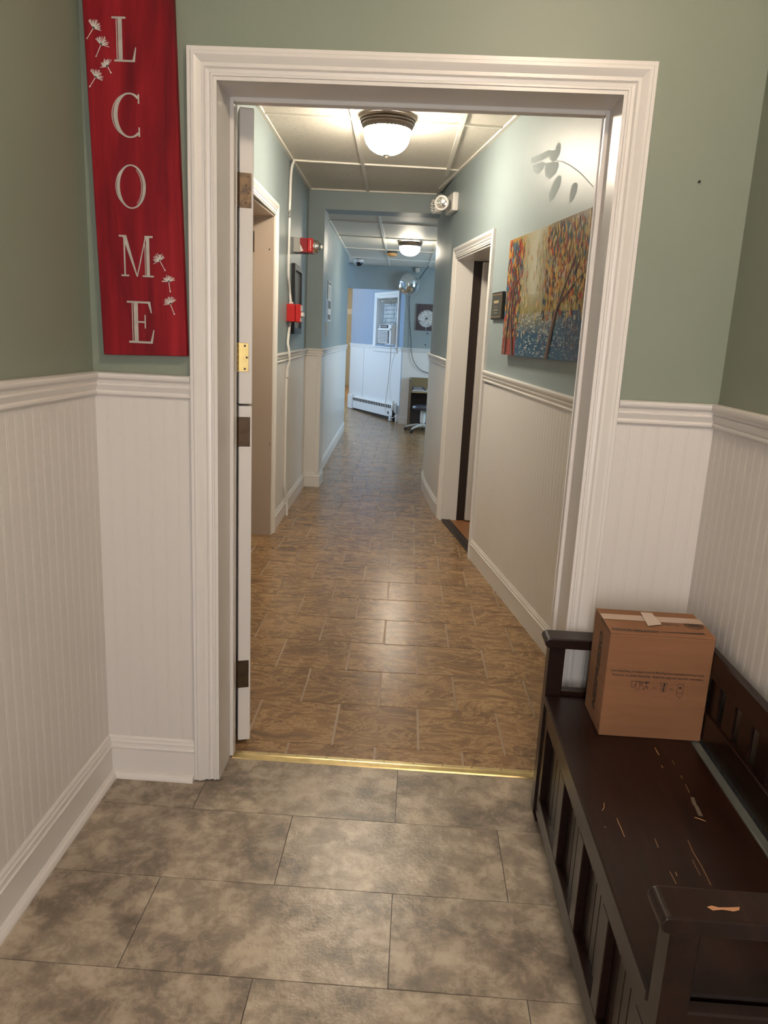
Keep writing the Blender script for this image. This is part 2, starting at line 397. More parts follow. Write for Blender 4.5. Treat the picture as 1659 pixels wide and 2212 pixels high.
# ---- vestibule walls and ceiling
wf = MB()
wf.box((XL-.15, 0, 0), (JL-.014, WT, ZV)); wf.box((JR+.014, 0, 0), (XR+.15, WT, ZV)); wf.box((JL-.014, 0, JH+.014), (JR+.014, WT, ZV))
wfo = obj('wall_front', wf, sage, kind='structure', label='sage green wall with the wide white framed doorway', cat='wall')
wlo = obj('wall_left', MB().box((XL-.15, YB, 0), (XL, 0, ZV)), sage, kind='structure', label='sage green entry wall at left with white beadboard below', cat='wall')
wro = obj('wall_right', MB().box((XR, YB, 0), (XR+.15, 0, ZV)), sage, kind='structure', label='sage green entry wall at right behind the dark bench', cat='wall')
wb = MB(); wb.box((XL-.15, YB-.15, 0), (-.30, YB, ZV)); wb.box((.50, YB-.15, 0), (XR+.15, YB, ZV)); wb.box((-.30, YB-.15, 2.1), (.50, YB, ZV)); wb.box((-.30, YB-.15, 0), (.50, YB, .4))
obj('wall_back', wb, sage, kind='structure', label='sage green entry wall behind the viewer with glazed opening', cat='wall')
obj('ceiling', MB().box((XL-.15, YB-.15, ZV), (XR+.15, WT, ZV+.1)), ceil_w, kind='structure', label='plain white entry ceiling above the viewer', cat='ceiling')
# beaded boards on the entry walls
boards(wfo, (XL, 0, 0), (1, 0, 0), (0, -1, 0), (JL-.0765)-XL, 1.215, board_w)
boards(wfo, (JR+.0765, 0, 0), (1, 0, 0), (0, -1, 0), XR-(JR+.0765), 1.205, board_w)
boards(wlo, (XL, 0, 0), (0, -1, 0), (1, 0, 0), 2.2, 1.215, board_w)
boards(wro, (XR, 0, 0), (0, -1, 0), (-1, 0, 0), 2.2, 1.205, board_w)
# chair rails, baseboards and shoe moulding
obj('trim_1', MB().sweep([(XL, -2.6, 1.206), (XL, 0, 1.206), (JL-.0765, 0, 1.206)], CHAIR, -1), white, kind='structure', label='white moulded chair rail on the left side of entry', cat='chair rail')
obj('trim_2', MB().sweep([(JR+.0765, 0, 1.201), (XR, 0, 1.201), (XR, -2.6, 1.201)], CHAIR, -1), white, kind='structure', label='white moulded chair rail above bench on right side', cat='chair rail')
obj('baseboard_left', MB().sweep([(XL+.004, -2.9, 0), (XL+.004, -.004, 0), (JL-.0765, -.004, 0)], BASE, -1), white, kind='structure', label='tall white baseboard along the left entry wall', cat='baseboard')
obj('baseboard_right', MB().sweep([(JR+.0765, -.004, 0), (XR-.004, -.004, 0), (XR-.004, -2.9, 0)], BASE, -1), white, kind='structure', label='white baseboard on right entry wall behind the bench', cat='baseboard')
obj('trim_3', MB().sweep([(XL+.018, -2.9, 0), (XL+.018, -.018, 0), (JL-.078, -.018, 0)], QR, -1), white, smooth=False, kind='structure', label='white quarter round strip where left baseboard meets tiles', cat='shoe moulding')

# ---- main doorway with its split (dutch) door
d1 = thing('door_1', (JL, WT/2, 0), 'white painted doorway with a split door swung open into hallway', 'door', kind='structure')
fr = MB(); fr.box((JL-.014, -.001, 0), (JL, WT+.001, JH+.014)); fr.box((JR, -.001, 0), (JR+.014, WT+.001, JH+.014)); fr.box((JL, -.001, JH), (JR, WT+.001, JH+.014))
obj('jamb', fr, white, d1)
st = MB(); st.box((JL, .126, .006), (JL+.012, .160, JH)); st.box((JR-.012, .126, 0), (JR, .160, JH)); st.box((JL+.012, .126, JH-.012), (JR-.012, .160, JH))
obj('door_stop', st, white, d1, bevel=.002)
obj('casing', MB().casing((JL, 0, 0), (1, 0, 0), (0, -1, 0), JR-JL, JH, CAS, z0=.004), white, d1)
obj('casing', MB().casing((JL-.03, WT, 0), (1, 0, 0), (0, 1, 0), JR-JL+.06, JH+.03, [(0, 0), (0, .012), (.075, .018), (.075, 0)], z0=.0), white, d1)
da = R(18); E0 = Vector((-.5235, .2035, 0)); ed = Vector((math.cos(da), math.sin(da), 0)); ld = Vector((-math.sin(da), math.cos(da), 0)); DT = .0415
DM = basis(E0, ed, ld)
def leaf(name, z0, z1):
    o = obj(name, MB().box((0, 0, z0), (DT, .985, z1), DM), white, d1, bevel=.002)
    return o
ul = leaf('upper_leaf', 1.1815, 2.028); ll = leaf('lower_leaf', .020, 1.1755)
for lf, z0, z1 in ((ul, 1.181, 2.02), (ll, .02, 1.17)):          # raised field on the hidden faces of the leaves
    for xf in (0, DT):
        m = MB(); q = DM @ Vector((xf, .1, 0)); m.box((xf-.003, .12, z0+.12), (xf+.003, .86, z1-.12), DM); obj('panel', m, white, lf, bevel=.002)
for lf, z0, z1, pm, bmt, shape in ((ul, 1.757, 1.853, rust, oldbronze, 4), (ul, 1.281, 1.368, brightbrass, brightbrass, 3), (ll, 1.048, 1.141, oldbronze, oldbronze, 0), (ll, .219, .318, oldbronze, oldbronze, 0)):
    h = obj('hinge', MB().box((.0012, -.0022, z0), (.0355 if shape != 3 else .0300, .001, z1), DM), pm, lf, bevel=.0008, label={4: 'rusty brass hinge plate', 3: 'bright brass hinge plate'}.get(shape, 'dark bronze hinge plate'))
    bl = MB(); P0 = DM @ Vector((-.0055, -.004, 0))
    for k in range(5):
        za = z0+(z1-z0)*k/5+.0006; zb = z0+(z1-z0)*(k+1)/5-.0006
        bl.tube([(P0.x, P0.y, za), (P0.x, P0.y, zb)], .0055, 10)
    bl.box((-.0055, -.0042, z0), (.002, -.002, z1), DM)
    obj('hinge', bl, bmt, lf)
    if shape:
        sm = MB(); zz = [.14, .42, .64, .90] if shape == 4 else [.10, .50, .90]; xx = [.019, .026, .019, .026] if shape == 4 else [.018, .024, .018]
        for a, b in zip(xx, zz):
            q = DM @ Vector((a, -.0025, z0+(z1-z0)*b)); sm.lathe([(.0034, 0), (.0030, .0008)], basis(q, ZA, ed), 12)
        obj('hinge', sm, black if shape == 3 else oldbronze, lf)

# ---- brass threshold strip
ts = obj('threshold_strip', MB().sweep([(JL+.008, .122, 0), (JR-.008, .122, 0)], [(0, 0), (.004, .0035), (.018, .0075), (.022, .008), (.041, .006), (.046, .001), (.046, 0)], 1), brass, label='brass threshold strip with screws across the doorway floor', cat='threshold')
for k in range(11):
    x = JL+.03 + k*(JR-JL-.06)/10
    obj('screw', MB().lathe([(.0042, 0), (.0038, .0012), (.002, .0018)], Matrix.Translation((x, .153, .0066)), 10), screwm, ts)

# ---- hall: left wall with doorway
OY0, OY1, OZ = 2.12, 2.985, 2.137
hl = MB()
def lquad(y0, y1, z0, z1, t=.26):
    hl.add([(lw(y0), y0, z0), (lw(y1), y1, z0), (lw(y1)-t, y1, z0), (lw(y0)-t, y0, z0), (lw(y0), y0, z1), (lw(y1), y1, z1), (lw(y1)-t, y1, z1), (lw(y0)-t, y0, z1)],
           [(0, 3, 2, 1), (4, 5, 6, 7), (0, 1, 5, 4), (1, 2, 6, 5), (2, 3, 7, 6), (3, 0, 4, 7)])
lquad(WT, OY0, 0, ZH+.1); lquad(OY1, 4.77, 0, ZH+.1); lquad(OY0, OY1, OZ, ZH+.1)
hlo = obj('wall_hallway_left', hl, hallblue, kind='structure', label='blue-grey hallway wall at left beyond the open door', cat='wall')
boards(hlo, (lw(3.07), 3.07, 0), (-.0233, 1, 0), (1, .0233, 0), .52, 1.205, hallwhite)
pm = MB(); pm.sweep([(lw(3.59), 3.59, 0), (lw(4.77), 4.77, 0)], [(0, 0), (.004, 0), (.004, 1.215), (0, 1.215)], -1); obj('wainscot_panel', pm, hallwhite, hlo)
pm = MB(); pm.sweep([(lw(WT), WT+.02, 0), (lw(2.04), 2.04, 0)], [(0, 0), (.004, 0), (.004, 1.205), (0, 1.205)], -1); obj('wainscot_panel', pm, hallwhite, hlo)
# door_2: the doorway in that wall
d2 = thing('door_2', (lw(2.5)-.1, 2.5, 0), 'white framed doorway in the left hallway wall, deep and shadowed', 'door', kind='structure')
m = MB(); t = .255
m.box((lw(OY1)-t, OY1-.012, 0), (lw(OY1)+.002, OY1, OZ)); m.box((lw(OY0)-t, OY0, 0), (lw(OY0)+.002, OY0+.012, OZ)); m.box((lw(OY1)-t, OY0, OZ-.012), (lw(OY1)+.002, OY1, OZ))
obj('jamb', m, beige, d2)
obj('casing', MB().casing((lw(OY0), OY0, 0), (-.0233, 1, 0), (1, .0233, 0), OY1-OY0, OZ, CAS), hallwhite, d2)
obj('door_leaf', MB().box((lw(OY1)-.25, OY0+.012, .01), (lw(OY1)-.21, OY1-.012, OZ-.014)), beige, d2, bevel=.002)
obj('hinge', MB().box((lw(OY1)-.145, OY1-.016, 1.90), (lw(OY1)-.125, OY1-.011, 2.03)), oldbronze, d2)
obj('scuff', MB().flat([(lw(OY1)-.03, OY1-.0125, 1.92), (lw(OY1)-.022, OY1-.0125, 1.93), (lw(OY1)-.02, OY1-.0125, 1.922), (lw(OY1)-.028, OY1-.0125, 1.914)]), black, d2)
obj('scuff', MB().flat([(lw(OY1)-.012, OY1-.0125, .64), (lw(OY1)-.008, OY1-.0125, .66), (lw(OY1)-.006, OY1-.0125, .655), (lw(OY1)-.010, OY1-.0125, .635)]), black, d2)

# pilaster and beam across the hall
pl = MB(); pl.box((lw(4.77)-.26, 4.77, 0), (-.857, 5.02, ZH+.1)); pl.box((-.857, 4.77, 2.455), (rwx(4.77)+.35, 5.02, ZH+.1))
plo = obj('wall_hallway_beam', pl, hallblue, kind='structure', label='blue-grey pilaster and beam crossing the hallway', cat='beam')
obj('wainscot_panel', MB().sweep([(lw(4.77), 4.77, 0), (-.857, 4.77, 0), (-.857, 5.02, 0)], [(0, 0), (.004, 0), (.004, 1.215), (0, 1.215)], -1), hallwhite, plo)
obj('corner_strip', MB().box((-.890, 4.758, .13), (-.853, 4.766, 1.21)), hallwhite, plo, bevel=.001)
# far left wall
def lf(Y): return -.932 - .0325*(Y-5.4)
fw = MB(); fw.add([(lf(5.02), 5.02, 0), (lf(9.12), 9.12, 0), (lf(9.12)-.15, 9.12, 0), (lf(5.02)-.15, 5.02, 0), (lf(5.02), 5.02, ZH+.1), (lf(9.12), 9.12, ZH+.1), (lf(9.12)-.15, 9.12, ZH+.1), (lf(5.02)-.15, 5.02, ZH+.1)],
                  [(0, 3, 2, 1), (4, 5, 6, 7), (0, 1, 5, 4), (1, 2, 6, 5), (2, 3, 7, 6), (3, 0, 4, 7)])
fw.box((-4.2, 9.0, 0), (lf(9.12)-.15, 9.12, ZH+.1))
fwo = obj('wall_hallway_far_left', fw, hallblue, kind='structure', label='blue-grey wall of the far hallway section at left', cat='wall')
obj('wainscot_panel', MB().sweep([(lf(5.02), 5.02, 0), (lf(9.12), 9.12, 0)], [(0, 0), (.004, 0), (.004, 1.21), (0, 1.21)], -1), hallwhite, fwo)
def railL(y): return 1.186 + (y-3.05)*.008
obj('trim_4', MB().sweep([(lw(3.066), 3.066, railL(3.07)), (lw(4.77), 4.77, 1.204), (-.857, 4.77, 1.204), (-.857, 5.02, 1.204)], CHAIR, -1), hallwhite, kind='structure', label='white chair rail on left hallway wall and pilaster', cat='chair rail')
obj('trim_5', MB().sweep([(lf(5.02), 5.02, 1.190), (lf(9.12), 9.12, 1.20)], CHAIR, -1), hallwhite, kind='structure', label='white chair rail on the far left hallway wall', cat='chair rail')
obj('baseboard_hallway_left', MB().sweep([(lw(3.066), 3.066, 0), (lw(4.77), 4.77, 0), (-.857, 4.77, 0), (-.857, 5.02, 0)], BASE, -1), hallwhite, kind='structure', label='white baseboard on left hallway wall turning round the pilaster', cat='baseboard')
obj('baseboard_far_left', MB().sweep([(lf(5.02), 5.02, 0), (lf(9.12), 9.12, 0)], BASE, -1), hallwhite, kind='structure', label='white baseboard along the far left hallway wall', cat='baseboard')

# ---- hall: right wall, angled, with doorway and rounded far end
RY0, RY1, RZ = 2.742, 3.715, 1.992
curve = [(rwx(3.95), 3.95), (.196, 4.26), (.160, 4.62), (.139, 4.93), (.130, 5.18), (.137, 5.36), (.165, 5.50), (.22, 5.58), (.32, 5.62), (2.36, 5.66)]
rw = MB()
def rquad(y0, y1, z0, z1, t=.24):
    a, b = RW(y0, 0), RW(y1, 0); c, d = RW(y1, 0, -t), RW(y0, 0, -t)
    p = [a, b, c, d]; rw.add([(q.x, q.y, z0) for q in p] + [(q.x, q.y, z1) for q in p], [(0, 3, 2, 1), (4, 5, 6, 7), (0, 1, 5, 4), (1, 2, 6, 5), (2, 3, 7, 6), (3, 0, 4, 7)])
rquad(WT+.002, RY0, 0, ZH+.1); rquad(RY0, RY1, RZ, ZH+.1); rquad(RY1, 3.95, 0, ZH+.1)
rwo = obj('wall_hallway_right', rw, hallblue, kind='structure', label='blue-grey hallway wall at right that carries the painting', cat='wall')
cm = MB(); bk = [(.75, 5.9), (.75, 3.95)]
pts = curve[:-1] + [(2.36, 5.66), (2.36, 5.9)] + bk
n = len(pts); cm.add([(x, y, 0) for x, y in pts] + [(x, y, ZH+.1) for x, y in pts], [tuple(range(n))[::-1], tuple(range(n, 2*n))] + [(i, (i+1) % n, n+(i+1) % n, n+i) for i in range(n)])
cwo = obj('wall_hallway_curved', cm, hallblue, smooth=True, kind='structure', label='blue-grey wall that curves round at the end of the doorway', cat='wall')
cpath = [(x, y, 0) for x, y in [(rwx(3.79), 3.79)] + curve]
obj('wainscot_panel', MB().sweep(cpath, [(0, 0), (.004, 0), (.004, 1.22), (0, 1.22)], 1), hallwhite, cwo, smooth=True)
p = RW(WT+.01, 0); boards(rwo, p, RD, RN, 2.50, 1.15, hallwhite)
def railR(y): return 1.168 + .0243*(y-WT) - .067
a, b = RW(WT, railR(WT)), RW(2.668, railR(2.668))
obj('trim_6', MB().sweep([a, b], CHAIR, 1), hallwhite, kind='structure', label='white chair rail under the painting on right hallway wall', cat='chair rail')
obj('trim_7', MB().sweep([(x, y, railR(min(y, 4.4))) for x, y, _ in cpath], CHAIR, 1), hallwhite, smooth=True, kind='structure', label='white chair rail bending round the curved hallway wall', cat='chair rail')
a, b = RW(WT, 0), RW(2.668, 0)
obj('baseboard_hallway_right', MB().sweep([a, b], BASE, 1), hallwhite, kind='structure', label='white baseboard below the painting on right hallway wall', cat='baseboard')
obj('baseboard_curved', MB().sweep(cpath, BASE, 1), hallwhite, smooth=True, kind='structure', label='white baseboard bending round the curved hallway wall', cat='baseboard')
# door_3: doorway on the right
d3 = thing('door_3', tuple(RW(3.2, 0, -.1)), 'white framed doorway in right hallway wall beside the small plaque', 'door', kind='structure')
Mr = basis(RW(RY0, 0), RD, RN)     # local x along the wall, y out of it ... z = x cross y
def rbox(mb, s0, s1, o0, o1, z0, z1):
    pp = [RW(RY0, 0) + RD*s + RN*o for s, o in ((s0, o0), (s1, o0), (s1, o1), (s0, o1))]
    mb.add([(q.x, q.y, z0) for q in pp] + [(q.x, q.y, z1) for q in pp], [(0, 3, 2, 1), (4, 5, 6, 7), (0, 1, 5, 4), (1, 2, 6, 5), (2, 3, 7, 6), (3, 0, 4, 7)]); return mb
Lr = (RY1-RY0)/RD.y
m = MB(); rbox(m, Lr-.012, Lr+.002, -.125, .002, 0, RZ); rbox(m, -.002, .012, -.24, .002, 0, RZ); rbox(m, 0, Lr, -.24, .002, RZ-.012, RZ)
obj('jamb', m, hallwhite, d3)
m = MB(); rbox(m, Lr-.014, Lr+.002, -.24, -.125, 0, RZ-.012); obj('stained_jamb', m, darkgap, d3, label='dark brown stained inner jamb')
obj('casing', MB().casing(RW(RY0, 0), RD, RN, Lr, RZ, CAS), hallwhite, d3)
m = MB(); rbox(m, Lr-.062, Lr-.022, -1.02, -.188, .014, RZ-.02); obj('door_leaf', m, hallwhite, d3, bevel=.002)
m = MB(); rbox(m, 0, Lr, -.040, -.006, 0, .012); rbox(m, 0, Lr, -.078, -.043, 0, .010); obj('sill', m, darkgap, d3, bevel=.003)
# side room behind that doorway
room = MB(); rbox(room, -.5, Lr+.30, -1.7, -1.6, 0, 2.6); rbox(room, -.6, -.5, -1.7, -.245, 0, 2.6); rbox(room, Lr+.20, Lr+.30, -1.6, -.245, 0, 2.6); rbox(room, -.6, Lr+.3, -1.7, -.24, 2.6, 2.65)
obj('wall_side_room', room, wallpale, kind='structure', label='pale walls of the room behind the right hallway doorway', cat='wall')
m = MB(); rbox(m, -.5, Lr+.2, -1.6, -.078, -.02, .004); obj('floor_side_room', m, M_('orange_wood', (.30, .13, .05), .4, bump=.1, bscale=30), kind='structure', label='orange wood floor just inside the right hallway doorway', cat='floor')

# ---- hall ceilings: lay-in tiles and bars
hc = obj('ceiling_hallway', MB().box((-1.25, WT, ZH+.03), (1.0, 4.77, ZH+.06)), ceil_w, kind='structure', label='suspended tile ceiling of the near hallway', cat='ceiling')
def cg(cx, ry, z): return Vector((cx - .031*(ry-2.54) , ry + .062*(cx+.42), z))
cols = [-1.10, -.42, .20, .84]; rows = [-.05, 1.33, 2.545, 3.72, 4.80]
def ctiles(parent, cols, rows, z, clipl, clipr, y0, y1, drop=None):
    for i in range(len(cols)-1):
        for j in range(len(rows)-1):
            q = [cg(cols[i], rows[j], z), cg(cols[i+1], rows[j], z), cg(cols[i+1], rows[j+1], z), cg(cols[i], rows[j+1], z)]
            q = [Vector((min(max(v.x, clipl(v.y)), clipr(v.y)), min(max(v.y, y0), y1), v.z)) for v in q]
            if (q[1]-q[0]).length < .03 and (q[2]-q[3]).length < .03: continue
            dz = [0, 0, 0, 0]
            if drop == (i, j): dz = [.03, .03, -.002, -.002]
            v = [(p_.x, p_.y, p_.z+dz[k]+.010) for k, p_ in enumerate(q)] + [(p_.x, p_.y, p_.z+dz[k]+.024) for k, p_ in enumerate(q)]
            obj('ceiling_tile', MB().add(v, [(0, 3, 2, 1), (4, 5, 6, 7), (0, 1, 5, 4), (1, 2, 6, 5), (2, 3, 7, 6), (3, 0, 4, 7)]), ctile, parent)
def bar(parent, a, b, wd=.026, h=.012):
    a = Vector(a); b = Vector(b); d = (b-a).normalized(); nn = Vector((-d.y, d.x, 0))*wd/2
    v = [a-nn, b-nn, b+nn, a+nn]; obj('grid_bar', MB().add([tuple(q) for q in v] + [(q.x, q.y, q.z+h) for q in v], [(0, 3, 2, 1), (4, 5, 6, 7), (0, 1, 5, 4), (1, 2, 6, 5), (2, 3, 7, 6), (3, 0, 4, 7)]), gridm, parent)
ctiles(hc, cols, rows, ZH, lw, lambda y: rwx(min(y, 4.6)), WT+.002, 4.768)
for c in cols[1:3]:
    a = cg(c, WT+.02, ZH); b = cg(c, 4.76, ZH)
    if c > .1: b = cg(c, 3.95, ZH)
    bar(hc, a, b)
for r_ in rows[1:4]:
    for i in range(3):
        a = cg(cols[i], r_, ZH-.0008); b = cg(cols[i+1], r_, ZH-.0008)
        a.x = max(a.x, lw(a.y)+.002); b.x = min(b.x, rwx(b.y)-.002)
        if b.x-a.x > .03: bar(hc, a, b, .018)
bar(hc, (lw(.2)+.011, .2, ZH-.002), (lw(4.76)+.011, 4.76, ZH-.002), .022)
a, b = RW(.21, ZH-.002, .011), RW(4.5, ZH-.002, .011); bar(hc, a, b, .022)
bar(hc, (lw(4.76), 4.757, ZH-.002), (rwx(4.7), 4.757, ZH-.002), .022)
fc = obj('ceiling_far_hallway', MB().box((-1.2, 5.02, ZF+.03), (2.4, 10.35, ZF+.06)), ceil_w, kind='structure', label='lower suspended tile ceiling of the far hallway section', cat='ceiling')
cols2 = [-1.08, -.41, .205, .82, 1.5, 2.36]; rows2 = [4.3, 5.65, 6.80, 7.98, 9.18, 10.4]
_cg = cg
def cg(cx, ry, z): return Vector((cx - .0205*(ry-5.1), ry + .10*(cx+1.0), z))
ctiles(fc, cols2, rows2, ZF, lf, lambda y: 2.35, 5.022, 10.348, drop=(0, 3))
for c in cols2[1:3]: bar(fc, cg(c, 5.05, ZF), cg(c, 10.1, ZF))
for r_ in rows2[1:5]:
    for i in range(4):
        a = cg(cols2[i], r_, ZF-.0008); b = cg(cols2[i+1], r_, ZF-.0008); a.x = max(a.x, lf(a.y)+.003); bar(fc, a, b, .018)
bar(fc, (lf(5.05)+.011, 5.05, ZF-.002), (lf(9.1)+.011, 9.1, ZF-.002), .022)

# ---- far end: back wall with opening, angled window wall, rooms
YE = 10.35; XE = -.245
bw = MB(); bw.box((XE, YE, 0), (2.5, YE+.15, ZH+.1)); bw.box((-4.2, YE, 2.135), (XE, YE+.15, ZH+.1))
bwo = obj('wall_hallway_end', bw, hallblue, kind='structure', label='blue-grey wall at the far end with lowered header', cat='wall')
obj('wainscot_panel', MB().sweep([(XE, YE+.15, 0), (XE, YE, 0), (2.3, YE, 0)], [(0, 0), (.004, 0), (.004, 1.2), (0, 1.2)], -1), hallwhite, bwo)
obj('trim_8', MB().sweep([(XE, YE+.15, 1.172), (XE, YE, 1.172), (2.3, YE, 1.172)], CHAIR, -1), hallwhite, kind='structure', label='white chair rail on the far end wall behind the desk', cat='chair rail')
obj('baseboard_far_end', MB().sweep([(XE, YE+.15, 0), (XE, YE, 0), (2.3, YE, 0)], BASE, -1), hallwhite, kind='structure', label='white baseboard on the far end wall behind the desk', cat='baseboard')
W0 = Vector((-1.325, 12.90, 0)); W1 = Vector((-.262, 10.58, 0)); WD = (W1-W0).normalized(); WN = Vector((WD.y, -WD.x, 0)); WLEN = (W1-W0).length
if WN.x > 0: WN = -WN
def WP(s, z, o=0): return W0 + WD*s + ZA*z + WN*o
def wpx(u, v):
    q = at_plane(u, v, W0, WN); return (q-W0).dot(WD), q.z
# window hole in the angled wall
WS0, WS1, WZ0, WZ1 = 1.354, 2.290, 1.26, 2.06
aw = MB()
def wbox(mb, s0, s1, o0, o1, z0, z1):
    pp = [WP(s, 0, o) for s, o in ((s0, o0), (s1, o0), (s1, o1), (s0, o1))]
    return mb.add([(q.x, q.y, z0) for q in pp] + [(q.x, q.y, z1) for q in pp], [(0, 3, 2, 1), (4, 5, 6, 7), (0, 1, 5, 4), (1, 2, 6, 5), (2, 3, 7, 6), (3, 0, 4, 7)])
wbox(aw, 0, WS0, -.25, 0, 0, 2.75); wbox(aw, WS1, WLEN+.05, -.25, 0, 0, 2.75); wbox(aw, WS0, WS1, -.25, 0, 0, WZ0); wbox(aw, WS0, WS1, -.25, 0, WZ1, 2.75)
awall = obj('wall_window_end', aw, M_('glossy_blue_paint', (.25, .34, .45), .20, bump=.5, bscale=9), kind='structure', label='glossy blue angled wall with window and baseboard heater', cat='wall')
m = MB(); wbox(m, 0, .76, 0, .004, 0, 1.2); obj('wainscot_panel', m, hallwhite, awall)
m = MB(); wbox(m, .772, WLEN, 0, .004, 0, 1.2); obj('wainscot_panel', m, hallwhite, awall)
a, b = WP(0, 1.18), WP(WS0-.085, 1.18); obj('trim_9', MB().sweep([a, b], CHAIR, -1), hallwhite, kind='structure', label='white chair rail left of the curtained window', cat='chair rail')
a, b = WP(WS1+.085, 1.17), WP(WLEN, 1.17); obj('trim_10', MB().sweep([a, b], CHAIR, -1), hallwhite, kind='structure', label='short white chair rail right of the curtained window', cat='chair rail')
# rooms beyond
lr = MB(); lr.box((-3.6, 9.12, 0), (-3.4, 10.0, 2.7)); lr.box((-3.6, 12.4, 0), (-3.4, 19.6, 2.7)); lr.box((-3.6, 10.0, 0), (-3.4, 12.4, .95)); lr.box((-3.6, 10.0, 2.35), (-3.4, 12.4, 2.7))
obj('wall_far_room_left', lr, wallpale, kind='structure', label='pale wall of the far room holding a daylight window', cat='wall')
bw2 = MB(); bw2.box((-3.6, 19.4, 0), (-1.45, 19.6, 2.75)); bw2.add([(W0.x, W0.y, 0), (-1.62, 19.4, 0), (-1.4, 19.4, 0), (W0.x+.25, W0.y+.1, 0), (W0.x, W0.y, 2.75), (-1.62, 19.4, 2.75), (-1.4, 19.4, 2.75), (W0.x+.25, W0.y+.1, 2.75)], [(0, 3, 2, 1), (4, 5, 6, 7), (0, 1, 5, 4), (1, 2, 6, 5), (2, 3, 7, 6), (3, 0, 4, 7)])
bo = obj('wall_far_room_end', bw2, wallpale, kind='structure', label='cream wall seen through the gap at the far end', cat='wall')
obj('trim_11', MB().box((-3.4, 19.36, 1.94), (-1.63, 19.4, 2.10)), hallwhite, kind='structure', label='pale ledge trim across the most distant cream wall', cat='trim', bevel=.01)
obj('ceiling_far_room', MB().box((-4.2, YE+.15, 2.72), (1.0, 19.6, 2.8)), M_('cream_ceiling', (.62, .55, .40), .7), kind='structure', label='cream ceiling of the far room beyond header', cat='ceiling')
obj('bracket', MB().prism([(0, 0), (.16, 0), (.16, -.06), (.06, -.22), (0, -.22)], .12, basis((-1.95, 17.0, 2.50), (1, 0, 0), (0, 0, 1))), M_('brown_bracket', (.22, .12, .05), .6), label='small brown wooden bracket high in the distant gap', cat='bracket')
rr = MB(); rr.box((2.4, 5.66, 0), (2.55, 7.6, ZH+.1)); rr.box((2.4, 9.0, 0), (2.55, YE, ZH+.1)); rr.box((2.4, 7.6, 0), (2.55, 9.0, 1.0)); rr.box((2.4, 7.6, 2.2), (2.55, 9.0, ZH+.1))
obj('wall_desk_area_right', rr, hallblue, kind='structure', label='blue-grey wall with window right of the desk area', cat='wall')

# ---- window in the angled wall
w1 = thing('window_1', tuple(WP(1.86, WZ0)), 'narrow white framed window with curtain and air conditioner', 'window', kind='structure')
obj('window_casing', MB().casing(WP(WS0, 0), WD, WN, WS1-WS0, WZ1, [(0, 0), (0, .014), (.03, .014), (.04, .022), (.085, .030), (.09, .026), (.09, 0)], z0=WZ0-.03), hallwhite, w1)
m = MB(); wbox(m, WS0-.10, WS1+.10, 0, .055, WZ0-.05, WZ0-.028); wbox(m, WS0-.09, WS1+.09, 0, .03, WZ0-.12, WZ0-.05); obj('window_sill', m, hallwhite, w1, bevel=.004)
m = MB()
wbox(m, WS0, WS0+.05, -.20, -.15, WZ0, WZ1); wbox(m, WS1-.05, WS1, -.20, -.15, WZ0, WZ1); wbox(m, WS0+.05, WS1-.05, -.20, -.15, WZ1-.06, WZ1); wbox(m, WS0+.05, WS1-.05, -.20, -.15, WZ0, WZ0+.05); wbox(m, WS0+.05, WS1-.05, -.195, -.155, 1.58, 1.63)
obj('sash', m, hallwhite, w1)
m = MB(); wbox(m, WS0+.05, WS1-.05, -.178, -.174, WZ0+.05, 1.58); obj('pane', m, glassm, w1)
m = MB(); wbox(m, WS0+.05, WS1-.05, -.178, -.174, 1.63, WZ1-.06); obj('pane', m, glassm, w1)
m = MB(); wbox(m, WS0-.001, WS0+.012, -.15, .001, WZ0, WZ1); wbox(m, WS1-.012, WS1+.001, -.15, .001, WZ0, WZ1); wbox(m, WS0+.012, WS1-.012, -.15, .001, WZ1-.012, WZ1); obj('reveal', m, hallwhite, w1)
# curtain: plaid cafe curtain on a rod, with gathered drop
cur = thing('curtain', tuple(WP(1.95, 1.30, -.08)), 'gathered grey and white plaid curtain hanging in the window', 'curtain')
def cloth(s0, s1, z0, z1, o, ns, nz, amp, nwave):
    mb = MB(); v = []
    for j in range(nz+1):
        for i in range(ns+1):
            a_ = i/ns; z = z0+(z1-z0)*j/nz; oo = o + amp*math.sin(a_*nwave*2*math.pi + .4*math.sin(3*j/nz))
            v.append(WP(s0+(s1-s0)*a_ + .006*math.sin(j*1.3), z + .008*math.sin(a_*11), oo))
    mb.add(v, [(j*(ns+1)+i, j*(ns+1)+i+1, (j+1)*(ns+1)+i+1, (j+1)*(ns+1)+i) for j in range(nz) for i in range(ns)]); return mb
pla = bpy.data.materials.new('plaid_cloth'); pla.use_nodes = True; nt = pla.node_tree; b = nt.nodes['Principled BSDF']; b.inputs['Roughness'].default_value = .9; b.inputs['Transmission Weight'].default_value = 0
tc = nt.nodes.new('ShaderNodeTexCoord'); mx = None
w1n = nt.nodes.new('ShaderNodeTexWave'); w1n.bands_direction = 'Z'; w1n.inputs['Scale'].default_value = 4.5; w2n = nt.nodes.new('ShaderNodeTexWave'); w2n.bands_direction = 'Y'; w2n.inputs['Scale'].default_value = 3.4
nt.links.new(tc.outputs['Object'], w1n.inputs[0]); nt.links.new(tc.outputs['Object'], w2n.inputs[0])
mm = nt.nodes.new('ShaderNodeMath'); mm.operation = 'MAXIMUM'; nt.links.new(w1n.outputs['Fac'], mm.inputs[0]); nt.links.new(w2n.outputs['Fac'], mm.inputs[1])
rp = nt.nodes.new('ShaderNodeValToRGB'); rp.color_ramp.elements[0].position = .82; rp.color_ramp.elements[0].color = (.62, .63, .60, 1); rp.color_ramp.elements[1].position = 1; rp.color_ramp.elements[1].color = (.30, .32, .31, 1)
